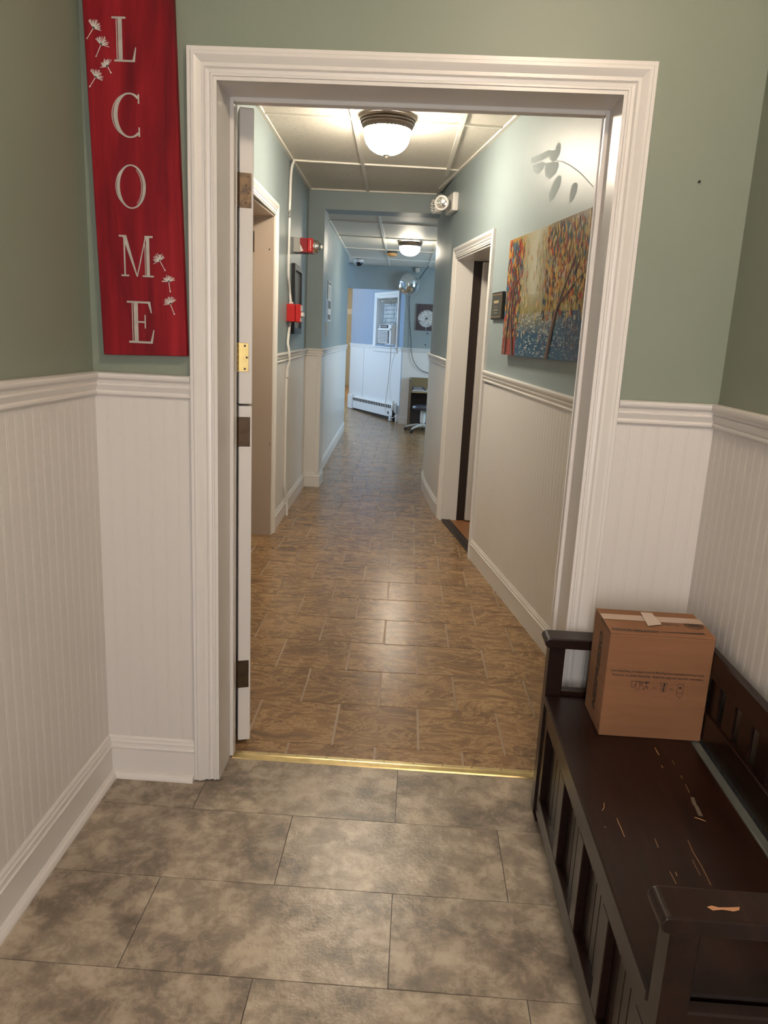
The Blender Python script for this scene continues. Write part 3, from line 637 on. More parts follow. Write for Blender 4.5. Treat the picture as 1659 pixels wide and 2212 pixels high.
nt.links.new(mm.outputs[0], rp.inputs['Fac']); nt.links.new(rp.outputs['Color'], b.inputs['Base Color'])
tr = nt.nodes.new('ShaderNodeBsdfTranslucent'); nt.links.new(rp.outputs['Color'], tr.inputs['Color']); ms = nt.nodes.new('ShaderNodeMixShader'); ms.inputs[0].default_value = .45
nt.links.new(b.outputs[0], ms.inputs[1]); nt.links.new(tr.outputs[0], ms.inputs[2]); nt.links.new(ms.outputs[0], nt.nodes['Material Output'].inputs['Surface'])
obj('curtain_panel', cloth(WS0+.10, WS1-.06, 1.615, 2.00, -.07, 48, 10, .018, 9), pla, cur, smooth=True)
obj('valance', cloth(WS0+.16, WS1-.02, 1.95, 2.035, -.055, 48, 4, .016, 13), M_('valance_cloth', (.34, .31, .26), .9), cur, smooth=True)
obj('drape', cloth(WS0+.50, WS1-.03, 1.28, 1.62, -.13, 40, 8, .02, 6), M_('sheer_drape', (.55, .56, .54), .9), cur, smooth=True)
a, b = WP(WS0+.02, 2.005, -.06), WP(WS1-.02, 2.005, -.06); obj('rod', MB().tube([a, b], .008), whitep, cur)
# air conditioner in the window
ac = thing('air_conditioner', tuple(WP(2.0, 1.28, 0)), 'white window air conditioner with slatted grille and dark control panel', 'air conditioner')
m = MB(); wbox(m, 1.73, 2.275, -.055, .10, 1.282, 1.60); obj('body', m, whitep, ac, bevel=.006)
m = MB(); wbox(m, 1.745, 2.19, .10, .112, 1.292, 1.50); obj('grille_backing', m, M_('grille_dark', (.10, .09, .085), .6), ac)
for k in range(9): 
    m = MB(); z = 1.297+k*.0228; wbox(m, 1.745, 2.19, .112, .124, z, z+.011); obj('louver', m, whitep, ac)
m = MB(); wbox(m, 1.735, 2.27, .10, .125, 1.505, 1.535); obj('front_band', m, whitep, ac, bevel=.003)
m = MB(); wbox(m, 1.80, 2.14, .10, .116, 1.542, 1.592); obj('control_panel', m, M_('panel_dark', (.03, .035, .05), .3), ac, bevel=.004)
for k in range(4):
    m = MB(); wbox(m, 1.825+k*.08, 1.875+k*.08, .116, .119, 1.557, 1.577); obj('button', m, greyp, ac)
# cord from the air conditioner to the socket box
c1 = WP(1.98, 1.29, .11); 
def wq(u, v, o): return at_plane(u, v, W0+WN*o, WN)
cp_ = [wq(845, 742, .12), wq(844, 765, .06), wq(842, 790, .03), wq(839, 820, .03), wq(836, 845, .05), wq(833, 868, .11), wq(832, 885, .12), wq(836, 896, .12), wq(846, 902, .11), wq(851, 901, .10), wq(855, 893, .08)]
def smoothpath(p, n=6):
    p = [Vector(q) for q in p]; out = []
    for i in range(len(p)-1):
        p0 = p[max(i-1, 0)]; p1 = p[i]; p2 = p[i+1]; p3 = p[min(i+2, len(p)-1)]
        for k in range(n):
            t_ = k/n; out.append(.5*((2*p1)+(p2-p0)*t_+(2*p0-5*p1+4*p2-p3)*t_*t_+(3*p1-p0-3*p2+p3)*t_**3))
    return out+[p[-1]]
obj('power_cord', MB().tube(smoothpath(cp_), .006, 6), M_('cord_beige', (.50, .46, .40), .6), label='beige power cord hanging from the air conditioner to the floor', cat='cord')
# baseboard heater
ht = thing('baseboard_heater', tuple(WP(.95, 0, .04)), 'white baseboard heater with row of vents under the window', 'heater')
m = MB(); hs0, hs1 = .42, 2.42
m.sweep([WP(hs0, .030), WP(hs1, .070)], [(0, 0), (.065, 0), (.07, .14), (.075, .145), (.075, .205), (.068, .215), (.052, .232), (0, .232)], -1); obj('cover', m, whitep, ht)
m = MB(); wbox(m, hs0+.005, hs1, .0, .05, 0, .055); obj('element_shadow_gap', m, black, ht)
m = MB(); wbox(m, .16, hs0-.004, 0, .085, .005, .272); obj('end_cap', m, whitep, ht, bevel=.006)
for k in range(24):
    s = hs0+.03+k*.081; dz_ = .04*(s-hs0)/2.0-.025; m = MB(); wbox(m, s, s+.054, .0745, .0775, .203+dz_, .256+dz_); obj('vent_slot', m, black, ht)
m = MB(); wbox(m, hs1, hs1+.012, 0, .07, .03, .24); obj('end_opening', m, M_('dark_brown_gap', (.03, .02, .015), .8), ht)
obj('knob', MB().lathe([(.024, 0), (.024, .01), (.018, .016)], basis(WP(2.24, .13, .073), ZA, WD.cross(WN).cross(WN) if False else WD), 16), black, ht, smooth=True)
# socket box with plugs beside heater
sb = thing('socket_box', tuple(WP(2.485, .16, 0)), 'grey surface socket box with plugged adapter beside heater', 'socket box')
m = MB(); wbox(m, 2.44, 2.53, 0, .05, .15, .28); obj('box_body', m, greyp, sb, bevel=.005)
m = MB(); wbox(m, 2.385, 2.437, .03, .09, .18, .26); obj('plug_adapter', m, whitep, sb, bevel=.01)
m = MB(); wbox(m, 2.395, 2.425, .03, .07, .26, .35); obj('spray_nozzle', m, whitep, sb, bevel=.014, seg=2)
obj('conduit_leg', MB().tube([WP(2.485, .15, .02), WP(2.485, 0, .02)], .012, 8), greyp, sb)
m = MB(); wbox(m, 2.40, 2.46, .085, .12, .012, .10); obj('cord_tag', m, paper, label='small white tag box on the cord by heater end', cat='tag')
m = MB(); wbox(m, 2.505, 2.545, .0, .05, 0, .13); obj('pipe_cover', m, whitep, label='short white pipe cover at the floor beside heater', cat='pipe cover', bevel=.008)

# ================================================================== THINGS IN THE HALL
# ---- ceiling lamps
def make_lamp(glow, loc, label, group):
    t_ = thing('ceiling_lamp', (0, 0, 0), label, 'ceiling lamp', group)
    o = obj('base_ring', MB().lathe([(.10, 0), (.158, 0), (.158, -.012), (.152, -.018), (.154, -.026), (.146, -.032), (.147, -.040), (.138, -.054), (.134, -.060), (.128, -.060), (.128, -.03), (.10, -.01)], None, 48, cap=False), bronze, t_, smooth=True)
    prof = [(.1335, -.055)] + [(.132*math.sqrt(max(0, 1-(k/12)**2.6)), -.060-.132*k/12) for k in range(1, 12)] + [(.018, -.1915)]
    mb = MB(); v = []; n_ = 72
    for i, (r_, z_) in enumerate(prof):
        for k in range(n_):
            rr_ = r_*(1 - (.022 if (k % 2 and 0 < i < 10) else 0)); a_ = 2*math.pi*k/n_; v.append((rr_*math.cos(a_), rr_*math.sin(a_), z_))
    f = [(i*n_+k, i*n_+(k+1) % n_, (i+1)*n_+(k+1) % n_, (i+1)*n_+k) for i in range(len(prof)-1) for k in range(n_)] + [tuple(range((len(prof)-1)*n_, len(prof)*n_))]
    mb.add(v, f); obj('glass_bowl', mb, glow, t_, smooth=True)
    obj('finial', MB().lathe([(.004, -.186), (.019, -.188), (.020, -.192), (.008, -.196), (.007, -.203), (.003, -.208)], None, 20), nickel, t_, smooth=True)
    t_.location = loc; return t_
make_lamp(glowH, (-.222, 2.50, ZH-.001), 'lit glass bowl ceiling lamp with bronze ring in near hallway', 'ceiling lamps')
lb = make_lamp(glowF, (-.152, 7.10, ZF-.001), 'smaller looking lit bowl lamp on far hallway ceiling', 'ceiling lamps'); lb.scale = (.92, .92, .80)
make_lamp(glowV, (.44, -1.45, ZV-.001), 'lit bowl ceiling lamp above the viewer in the entry', 'ceiling lamps')
lc = make_lamp(lamp_mat('glass_glow_room', (1, .88, .68), 300), (-2.2, 16.0, 2.718), 'unseen bowl ceiling lamp added to light the distant far room', 'ceiling lamps')  # out-of-view lamp added to give the far gap its warm light

# ---- painting (leafy trees by blue water, own generic design)
PY0, PY1, PZ0, PZ1 = 2.225, 1.01, 1.340, 1.946
pt = thing('painting', tuple(RW(1.6, PZ0, .018)), 'unframed canvas painting of colourful leafy trees beside blue water', 'painting')
PO = RW(PY0, PZ0, .036); PU = -RD; PWID = (PY0-PY1)/RD.y; PHT = PZ1-PZ0
def pp(a_, b_, o=0): return PO + PU*(a_*PWID) + ZA*(b_*PHT) + RN*o
m = MB(); q = [RW(PY0, PZ0, .004), RW(PY1, PZ0, .004), RW(PY1, PZ0, .0355), RW(PY0, PZ0, .0355)]
m.add([tuple(v) for v in q] + [(v.x, v.y, PZ1) for v in q], [(0, 3, 2, 1), (4, 5, 6, 7), (0, 1, 5, 4), (1, 2, 6, 5), (2, 3, 7, 6), (3, 0, 4, 7)])
obj('canvas', m, M_('canvas_edge', (.35, .20, .08), .7), pt)
rng = random.Random(3)
bg = MB(); NX, NZ = 70, 40
def mixc(a_, b_, t_): t_ = max(0, min(1, t_)); return tuple(x*(1-t_)+y*t_ for x, y in zip(a_, b_))
def bgcol(x, z):
    j = rng.uniform(-.5, .5)
    pale = (.50, .48, .36); yel = (.30, .24, .07); redd_ = (.20, .015, .01); orange = (.50, .17, .015); blue = (.010, .050, .12); green = (.17, .20, .06); tan = (.20, .135, .05)
    if z > .36:
        c = mixc(orange, yel, x/.16) if x < .16 else mixc(yel, pale, (x-.16)/.22) if x < .40 else mixc(pale, tan, (x-.40)/.25)
        if x < .20: c = mixc(redd_, c, (z-.36)/.5 + j*.3)
        if z < .5 and x > .2: c = mixc(yel, c, (z-.36)/.2)
        return mixc(c, (c[0]*.6, c[1]*.6, c[2]*.6), abs(j)*.6)
    if x < .2: return mixc((.16, .008, .006), (.32, .06, .012), rng.random())
    c = mixc(blue, (.025, .10, .17), rng.random())
    c = mixc(c, mixc(yel, pale, rng.random()), max(0, (z-.18)/.18)*(1-abs(x-.38)*2.2))
    if x > .8: c = mixc(c, (.10, .05, .05), rng.random()*.5)
    return c
for i in range(NX):
    for j in range(NZ):
        x0, x1, z0, z1 = i/NX, (i+1)/NX, j/NZ, (j+1)/NZ
        bg.flat([pp(x0, z0), pp(x1, z0), pp(x1, z1), pp(x0, z1)], bgcol((x0+x1)/2, (z0+z1)/2))
o = obj('painted_ground', bg, colm, pt, recalc=False); o['kind'] = 'stuff'
pal = [(.34, .022, .012), (.42, .10, .012), (.48, .25, .03), (.09, .12, .03), (.02, .085, .14), (.17, .008, .008), (.46, .31, .09), (.42, .37, .24), (.03, .035, .04), (.14, .03, .012), (.07, .17, .24)]
dabs = MB()
def dab(x, z, l, wd, a_, c, o):
    ca_, sa_ = math.cos(a_), math.sin(a_); P = []
    for dx, dz in ((0, -.5), (.42, -.12), (.38, .22), (0, .5), (-.40, .18), (-.40, -.15)):
        lx, lz = dx*wd, dz*l; P.append(pp(x + (lx*ca_-lz*sa_)/PWID, z + (lx*sa_+lz*ca_)/PHT, o))
    dabs.flat(P, c)
for k in range(1900):
    left = rng.random() < .42
    if left: x = abs(rng.gauss(.09, .11)); z = rng.uniform(.16, .965)
    else: x = rng.gauss(.74, .17); z = rng.uniform(.42, .965) if rng.random() < .93 else rng.uniform(.3, .45)
    if not 0.008 < x < .992: continue
    if .30 < x < .44 and rng.random() < .55: continue
    c = rng.choice(pal[:6] + pal[6:7] + pal[8:] if left else pal[:4] + pal[5:10] + [pal[6]]*2 + [pal[4], pal[2]])
    if x > .23 and x < .52: c = mixc(c, (.55, .50, .30), .5)
    dab(x, z, rng.uniform(.026, .052), rng.uniform(.014, .026), rng.gauss(0, .35), c, .0006 + .0012*rng.random())
for k in range(420):   # strokes of light on the water
    x = rng.uniform(.21, .98); z = rng.uniform(.01, .36); b_ = 1-abs(x-.40)*1.8
    c = mixc((.03, .10, .18), (.62, .60, .50), max(.0, b_*rng.random()+.1))
    wd = rng.uniform(.012, .045); P = [pp(x-wd/PWID/2, z, .0008), pp(x, z-.006, .0008), pp(x+wd/PWID/2, z+.002, .0008), pp(x, z+.006, .0008)]; dabs.flat(P, c)
for k in range(60):
    x = rng.uniform(.5, .97); z = rng.uniform(.10, .34); h_ = rng.uniform(.02, .08); c = rng.choice([(.6, .58, .5), (.45, .12, .05), (.55, .45, .2)])
    dabs.flat([pp(x-.0015, z-h_/2, .0012), pp(x+.0015, z-h_/2, .0012), pp(x+.001, z+h_/2, .0012), pp(x-.001, z+h_/2, .0012)], c)
o = obj('paint_dabs', dabs, colm, pt, recalc=False); o['kind'] = 'stuff'
def trunk(pts, w0, w1):
    mb = MB(); n_ = len(pts)
    for i in range(n_-1):
        wa = w0+(w1-w0)*i/(n_-1); wb_ = w0+(w1-w0)*(i+1)/(n_-1); (xa, za), (xb, zb) = pts[i], pts[i+1]
        mb.flat([pp(xa-wa, za, .0024), pp(xa, za, .0030), pp(xb, zb, .0030), pp(xb-wb_, zb, .0024)], (.16, .075, .03))
        mb.flat([pp(xa, za, .0030), pp(xa+wa, za, .0024), pp(xb+wb_, zb, .0024), pp(xb, zb, .0030)], (.035, .018, .012))
    obj('painted_trunk', mb, colm, pt, recalc=False)
trunk([(.62, .0), (.645, .17), (.68, .34), (.73, .48), (.78, .60), (.83, .72)], .022, .006)
trunk([(.70, .40), (.78, .47), (.86, .55), (.93, .60)], .010, .004)
trunk([(.76, .56), (.83, .60), (.87, .68), (.86, .76)], .006, .003)
trunk([(.165, 0), (.145, .15), (.115, .33), (.11, .48), (.14, .60), (.20, .66)], .015, .004)
trunk([(.05, 0), (.06, .2), (.075, .42), (.09, .56)], .012, .004)
trunk([(.118, .36), (.10, .52), (.13, .64)], .005, .003)

# ---- ghost of a flower decal above painting
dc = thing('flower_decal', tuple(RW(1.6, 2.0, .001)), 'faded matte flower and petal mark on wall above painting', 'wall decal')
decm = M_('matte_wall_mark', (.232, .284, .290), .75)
def rpx(u, v, o=.0012): return at_plane(u, v, RWP + RN*o, RN)
K = .2712
def cpx(a_, b_): return (1020+a_*K, 230+b_*K)
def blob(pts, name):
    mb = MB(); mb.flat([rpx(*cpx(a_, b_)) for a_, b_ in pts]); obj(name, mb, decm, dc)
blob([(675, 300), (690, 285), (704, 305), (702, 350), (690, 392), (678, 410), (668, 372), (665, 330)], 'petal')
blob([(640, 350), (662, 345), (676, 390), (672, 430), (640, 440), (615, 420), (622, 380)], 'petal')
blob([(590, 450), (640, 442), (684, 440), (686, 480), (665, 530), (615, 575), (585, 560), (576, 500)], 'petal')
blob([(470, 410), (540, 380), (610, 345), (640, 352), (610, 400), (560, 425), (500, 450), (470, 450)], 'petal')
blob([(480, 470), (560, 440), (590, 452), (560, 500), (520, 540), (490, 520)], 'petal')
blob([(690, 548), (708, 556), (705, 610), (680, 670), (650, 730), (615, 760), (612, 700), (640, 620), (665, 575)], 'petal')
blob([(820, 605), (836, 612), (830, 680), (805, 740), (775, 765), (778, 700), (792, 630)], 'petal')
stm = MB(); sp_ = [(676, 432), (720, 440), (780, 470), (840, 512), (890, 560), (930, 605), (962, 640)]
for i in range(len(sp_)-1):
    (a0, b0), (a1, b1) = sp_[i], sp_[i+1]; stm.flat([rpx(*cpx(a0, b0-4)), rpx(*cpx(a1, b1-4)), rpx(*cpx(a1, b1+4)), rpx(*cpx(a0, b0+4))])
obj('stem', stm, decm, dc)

# ---- plaque beside right doorway
pq = thing('plaque', tuple(RW(2.46, 1.535, .01)), 'small black plaque with gold border beside right hallway doorway', 'plaque')
m = MB(); y0, y1 = 2.585, 2.355
def rwbox(mb, ya, yb, o0, o1, z0, z1):
    q_ = [RW(ya, 0, o0), RW(yb, 0, o0), RW(yb, 0, o1), RW(ya, 0, o1)]
    return mb.add([(v.x, v.y, z0) for v in q_] + [(v.x, v.y, z1) for v in q_], [(0, 3, 2, 1), (4, 5, 6, 7), (0, 1, 5, 4), (1, 2, 6, 5), (2, 3, 7, 6), (3, 0, 4, 7)])
obj('board', rwbox(m, y0, y1, 0, .018, 1.535, 1.690), black, pq, bevel=.003)
m = MB(); rwbox(m, y0-.014, y1+.014, .018, .0195, 1.545, 1.680); obj('gold_border', m, M_('gold_plate', (.36, .24, .12), .4, .6), pq)
m = MB(); rwbox(m, y0-.024, y1+.024, .0195, .0205, 1.553, 1.672); obj('face_plate', m, M_('plate_dark', (.07, .065, .05), .3, .3), pq)
for zz, s0, s1, h_ in ((1.634, .060, .165, .016), (1.605, .075, .150, .002), (1.588, .070, .155, .006), (1.572, .082, .145, .004)):
    m = MB(); rwbox(m, y0-s0, y0-s1, .0205, .0209, zz-h_/2, zz+h_/2); obj('engraved_line', m, M_('gold_text', (.45, .36, .20), .45, .4), pq)

# ---- emergency light near the beam, twin heads
em = thing('emergency_light', tuple(RW(3.92, 2.36, .03)), 'white emergency light with two round lamp heads on wall', 'emergency light')
m = MB(); rwbox(m, 4.06, 3.80, 0, .045, 2.335, 2.465); obj('housing', m, whitep, em, bevel=.012, seg=2)
for nm, c, d in (('near', RW(3.82, 2.385, .12), Vector((-.25, -1, -.12))), ('far', RW(4.03, 2.39, .13), Vector((-.95, -.3, -.1)))):
    d = d.normalized(); sx = d.cross(ZA).normalized(); Mh = basis(c, sx, sx.cross(d) * -1) if False else basis(c, sx, d.cross(sx))
    Mh = basis(c, sx, d.cross(sx)); zdir = sx.cross(d.cross(sx))
    sgn = 1 if zdir.dot(d) > 0 else -1
    h = obj('lamp_head', MB().lathe([(.020, -.055*sgn), (.042, -.045*sgn), (.052, -.01*sgn), (.052, .018*sgn), (.045, .02*sgn)], Mh, 24), whitep, em, smooth=True)
    obj('lens', MB().lathe([(.044, .0185*sgn), (.03, .023*sgn), (.001, .025*sgn)], Mh, 20, cap=False), chrome, h, smooth=True)
    led = MB()
    for k in range(11):
        r_ = .014 if k < 4 else .030; a_ = k*1.571 if k < 4 else (k-4)*.8976
        led.lathe([(.0055, .022*sgn), (.004, .028*sgn)], Mh @ Matrix.Translation((r_*math.cos(a_), r_*math.sin(a_), 0)), 8)
    obj('led', led, M_('led_lens', (.85, .83, .75), .15), h)
    obj('neck', MB().tube([RW(3.92, 2.39, .04), c - d*.04], .016, 10), whitep, em, smooth=True)
# ---- outlet on the right wall
ot = thing('outlet', (.20, 4.12, .36), 'steel outlet plate with two sockets low on right wall', 'outlet')
oc = Vector((.2265, 4.10, .415)); od = Vector((-.155, .988, 0)); on = Vector((-.988, -.155, 0))
Mo = basis(oc + on*.010, od, ZA)
obj('plate', MB().box((-.035, -.057, -.003), (.035, .057, .003), Mo), M_('steel_plate', (.34, .31, .26), .35, .7), ot, bevel=.002)
for s in (-1, 1): obj('socket', MB().box((-.017, -.014+s*.021, -.006), (.017, .014+s*.021, .006), Mo), whitep, ot, bevel=.004)

# ---- left wall: conduit, strobe, pull station, picture
def LW(Y, z, o=0): return Vector((lw(Y)+o, Y, z))
cd = thing('conduit', tuple(LW(3.55, 0, .02)), 'thin white conduit running up the left hallway wall', 'conduit')
pth = [LW(3.63, 2.60, .03), LW(3.60, 2.52, .014), LW(3.56, 2.30, .014), LW(3.55, 2.00, .014), LW(3.545, 1.85, .014), LW(3.56, 1.78, .014), LW(3.63, 1.70, .014), LW(3.645, 1.627, .02)]
obj('upper_run', MB().tube(smoothpath(pth), .010, 8), hallwhite, cd, smooth=True)
pth = [LW(3.645, 1.475, .02), LW(3.63, 1.43, .016), LW(3.55, 1.33, .018), LW(3.535, 1.27, .03), LW(3.535, 1.19, .034), LW(3.535, 1.10, .016), LW(3.53, .8, .014), LW(3.53, .40, .014), LW(3.53, .25, .014), LW(3.56, .17, .022), LW(3.57, .10, .028), LW(3.57, 0, .028)]
obj('lower_run', MB().tube(smoothpath(pth), .010, 8), hallwhite, cd, smooth=True)
obj('coupling', MB().tube([LW(3.535, 1.075, .016), LW(3.535, 1.125, .017)], .014, 10), hallwhite, cd)
sr_ = thing('fire_strobe', tuple(LW(3.98, 2.0, .1)), 'dull red fire alarm strobe with clear lens on left wall', 'fire alarm strobe')
def lbox(mb, ya, yb, o0, o1, z0, z1):
    q_ = [LW(ya, 0, o0), LW(yb, 0, o0), LW(yb, 0, o1), LW(ya, 0, o1)]
    return mb.add([(v.x, v.y, z0) for v in q_] + [(v.x, v.y, z1) for v in q_], [(0, 3, 2, 1), (4, 5, 6, 7), (0, 1, 5, 4), (1, 2, 6, 5), (2, 3, 7, 6), (3, 0, 4, 7)])
obj('back_box', lbox(MB(), 3.86, 4.00, 0, .052, 2.000, 2.108), greyp, sr_, bevel=.003)
obj('red_body', lbox(MB(), 3.86, 4.00, .052, .108, 2.000, 2.106), redd, sr_, bevel=.003)
obj('front_plate', lbox(MB(), 3.855, 4.005, .108, .150, 2.002, 2.106), redp, sr_, bevel=.006)
Ms = basis(LW(3.93, 2.052, .150), (0, 1, 0), (0, 0, 1))
obj('lens', MB().lathe([(.050, 0), (.050, .018), (.046, .035), (.034, .048), (.018, .056), (.001, .058)], Ms, 28), chrome, sr_, smooth=True)
obj('flash_tube', MB().lathe([(.016, .054), (.014, .066), (.006, .068)], Ms, 16), whitep, sr_, smooth=True)
obj('paint_chip', MB().flat([LW(3.8585, 2.004, .056), LW(3.8585, 2.012, .080), LW(3.8585, 2.030, .070), LW(3.8585, 2.05, .060), LW(3.8585, 2.06, .054), LW(3.8585, 2.03, .053)]), whitep, sr_)
for k in range(6): obj('sound_slot', lbox(MB(), 3.8535, 3.8555, .130, .136, 2.020+k*.013, 2.026+k*.013), whitep, sr_)
ps = thing('fire_pull_station', tuple(LW(3.64, 1.477, .06)), 'bright red fire alarm pull station on left hallway wall', 'fire alarm')
obj('back_box', lbox(MB(), 3.585, 3.70, 0, .062, 1.480, 1.607), redp, ps, bevel=.003)
obj('front_cover', lbox(MB(), 3.580, 3.705, .064, .104, 1.477, 1.607), redp, ps, bevel=.006)
obj('handle', lbox(MB(), 3.595, 3.69, .104, .122, 1.52, 1.55), whitep, ps, bevel=.004)
for k, (z0, z1) in enumerate(((1.560, 1.598), (1.484, 1.512))): obj('printed_band', lbox(MB(), 3.586, 3.70, .1035, .1055, z0, z1), whitep, ps)
obj('connector', lbox(MB(), 3.62, 3.665, .01, .04, 1.607, 1.625), whitep, ps, bevel=.004)
pf = thing('picture_frame', tuple(LW(4.02, 1.39, .012)), 'black framed picture in shadow behind red pull station', 'picture frame')
fr_ = MB(); yA, yB, zA, zB, wd = 3.80, 4.24, 1.392, 1.915, .045
lbox(fr_, yA, yB, .002, .028, zA, zA+wd); lbox(fr_, yA, yB, .002, .028, zB-wd, zB); lbox(fr_, yA, yA+wd, .002, .028, zA+wd, zB-wd); lbox(fr_, yB-wd, yB, .002, .028, zA+wd, zB-wd)
obj('frame', fr_, black, pf)
obj('picture', lbox(MB(), yA+wd, yB-wd, .003, .012, zA+wd, zB-wd), M_('dim_print', (.28, .29, .29), .15), pf)

# ---- papers on far left wall
def LF(Y, z, o=0): return Vector((lf(Y)+o, Y, z))
def fbox(mb, ya, yb, o0, o1, z0, z1):
    q_ = [LF(ya, 0, o0), LF(yb, 0, o0), LF(yb, 0, o1), LF(ya, 0, o1)]
    return mb.add([(v.x, v.y, z0) for v in q_] + [(v.x, v.y, z1) for v in q_], [(0, 3, 2, 1), (4, 5, 6, 7), (0, 1, 5, 4), (1, 2, 6, 5), (2, 3, 7, 6), (3, 0, 4, 7)])
nt_ = thing('notice', tuple(LF(6.0, 1.53, .006)), 'white printed notice sheet on far left hallway wall', 'notice')
obj('sheet', fbox(MB(), 5.83, 6.20, .003, .008, 1.532, 1.935), paper, nt_)
for z0, z1 in ((1.90, 1.925), (1.66, 1.74), (1.55, 1.60)): obj('printed_block', fbox(MB(), 5.87, 6.16, .008, .0086, z0, z1), M_('print_grey', (.12, .12, .12), .7), nt_)
for k in range(7): obj('printed_block', fbox(MB(), 5.87, 6.14, .008, .0086, 1.76+k*.018, 1.768+k*.018), M_('print_line', (.3, .3, .3), .7), nt_)
br = thing('pamphlet_holder', tuple(LF(5.40, 1.36, .02)), 'narrow wall rack of leaflets next to pilaster', 'leaflet rack')
obj('back_panel', fbox(MB(), 5.22, 5.42, .004, .012, 1.66, 1.91), M_('rack_dark', (.10, .09, .08), .5), br)
obj('leaflet', fbox(MB(), 5.24, 5.40, .012, .030, 1.72, 1.895), paper, br)
obj('leaflet', fbox(MB(), 5.24, 5.42, .012, .028, 1.36, 1.56), paper, br)
obj('leaflet', fbox(MB(), 5.43, 5.66, .004, .026, 1.42, 1.74), M_('leaflet_blue', (.36, .42, .48), .6), br)
obj('leaflet', fbox(MB(), 5.43, 5.62, .004, .034, 1.37, 1.52), M_('leaflet_tan', (.42, .38, .33), .6), br)

# ---- far ceiling things
sd = thing('smoke_detector', (-.403, 8.2, ZF), 'smoke detector with orange dust cap on far ceiling', 'smoke detector')
Md = Matrix.Translation((-.403, 8.2, ZF))
obj('mount_plate', MB().lathe([(.072, 0), (.072, -.015), (.066, -.020)], Md, 24), M_('detector_base', (.06, .055, .05), .5), sd, smooth=True)
obj('dust_cap', MB().lathe([(.064, -.020), (.064, -.050), (.050, -.058), (.001, -.060)], Md, 24), M_('orange_cap', (.62, .34, .12), .5), sd, smooth=True)
sc = thing('dome_camera', (-.935, 9.45, ZF), 'white security camera with black dome at far ceiling corner', 'security camera')
Md = Matrix.Translation((-.935, 9.45, ZF))
obj('housing', MB().lathe([(.070, 0), (.072, -.03), (.070, -.038), (.05, -.040)], Md, 28), whitep, sc, smooth=True)
obj('dome', MB().lathe([(.055, -.038)] + [(.054*math.cos(k*math.pi/16), -.040-.054*math.sin(k*math.pi/16)) for k in range(8)] + [(.002, -.094)], Md, 28), M_('smoked_dome', (.012, .012, .014), .08), sc, smooth=True)

# ---- far end wall things
cm_ = thing('convex_mirror', (-.205, YE-.20, 2.09), 'round convex safety mirror mounted at the far header', 'convex mirror')
Mc = basis((-.205, YE-.06, 2.232), (1, 0, 0), (0, 0, 1))      # z of this basis points to -Y
cap = [(.170*math.cos(k*math.pi/2/14), .14*math.sin(k*math.pi/2/14)) for k in range(14)] + [(.001, .14)]
obj('mirror_bowl', MB().lathe(cap, Mc, 48, cap=False), mirrorm, cm_, smooth=True)
obj('rim', MB().lathe([(.168, -.008), (.176, -.008), (.176, .004), (.168, .004)], Mc, 48, cap=False), greyp, cm_, smooth=True)
obj('bracket_arm', MB().tube([(-.205, YE-.05, 2.232), (-.205, YE, 2.25)], .018, 10), black, cm_)
eb = thing('motion_sensor', (-.072, YE-.02, 2.41), 'small white sensor box high on the far end wall', 'sensor')
obj('housing', MB().box((-.108, YE-.045, 2.412), (-.040, YE, ZF-.002)), M_('yellowed_white', (.52, .50, .42), .4), eb, bevel=.010, seg=2)
obj('lens', MB().box((-.10, YE-.049, 2.416), (-.075, YE-.04, 2.428)), chrome, eb)
dp = thing('dandelion_picture', (.10, YE-.012, 1.53), 'square dark print of a white dandelion clock on far wall', 'picture')
obj('panel', MB().box((-.058, YE-.025, 1.525), (.335, YE-.004, 1.935)), M_('plum_black', (.035, .022, .032), .45, var=.4, vscale=8), dp)
pf_ = MB(); cxp, czp = .108, 1.712; rg2 = random.Random(5)
for k in range(700):
    a_ = rg2.uniform(0, 2*math.pi); r0_ = rg2.uniform(.012, .10); r1_ = min(.135, r0_+rg2.uniform(.03, .07)); wd = rg2.uniform(.0015, .0045); g = rg2.uniform(.35, .72)
    d = Vector((math.cos(a_), 0, math.sin(a_))); s_ = Vector((-math.sin(a_), 0, math.cos(a_)))*wd; c0 = Vector((cxp, YE-.0256-.001*rg2.random(), czp))
    pf_.flat([c0+d*r0_-s_*.3, c0+d*r1_-s_, c0+d*r1_+s_, c0+d*r0_+s_*.3], (g, g, g*.98))
o = obj('dandelion_fluff', pf_, printm, dp, recalc=False); o['kind'] = 'stuff'
obj('dandelion_stem', MB().box((cxp-.003, YE-.0262, 1.53), (cxp+.006, YE-.0252, czp-.02)), M_('stem_pale', (.35, .40, .38), .6), dp)
for zz, xx in ((1.478, .14), (1.30, .118)): tag(obj('wall_hook', MB().lathe([(.011, 0), (.011, .008), (.006, .012)], basis((xx, YE, zz), (1, 0, 0), (0, 0, 1)), 14), black), 'small black knob below dandelion picture' if zz > 1.4 else 'small black knob just above far chair rail', 'knob')
wc = [(.10, YE-.55, ZF-.02), (.06, YE-.25, 2.45), (-.03, YE-.06, 2.33), (-.10, YE-.03, 2.25), (-.18, YE-.03, 2.06), (-.175, YE-.015, 1.85), (-.15, YE-.015, 1.6), (-.12, YE-.03, 1.35), (-.11, YE-.04, 1.22), (-.07, YE-.04, 1.06), (.02, YE-.04, .93), (.15, YE-.04, .865), (.34, YE-.04, .86)]
obj('black_cable', MB().tube(smoothpath(wc), .0055, 6), black, label='thin black cable looping down behind the convex mirror', cat='cable')
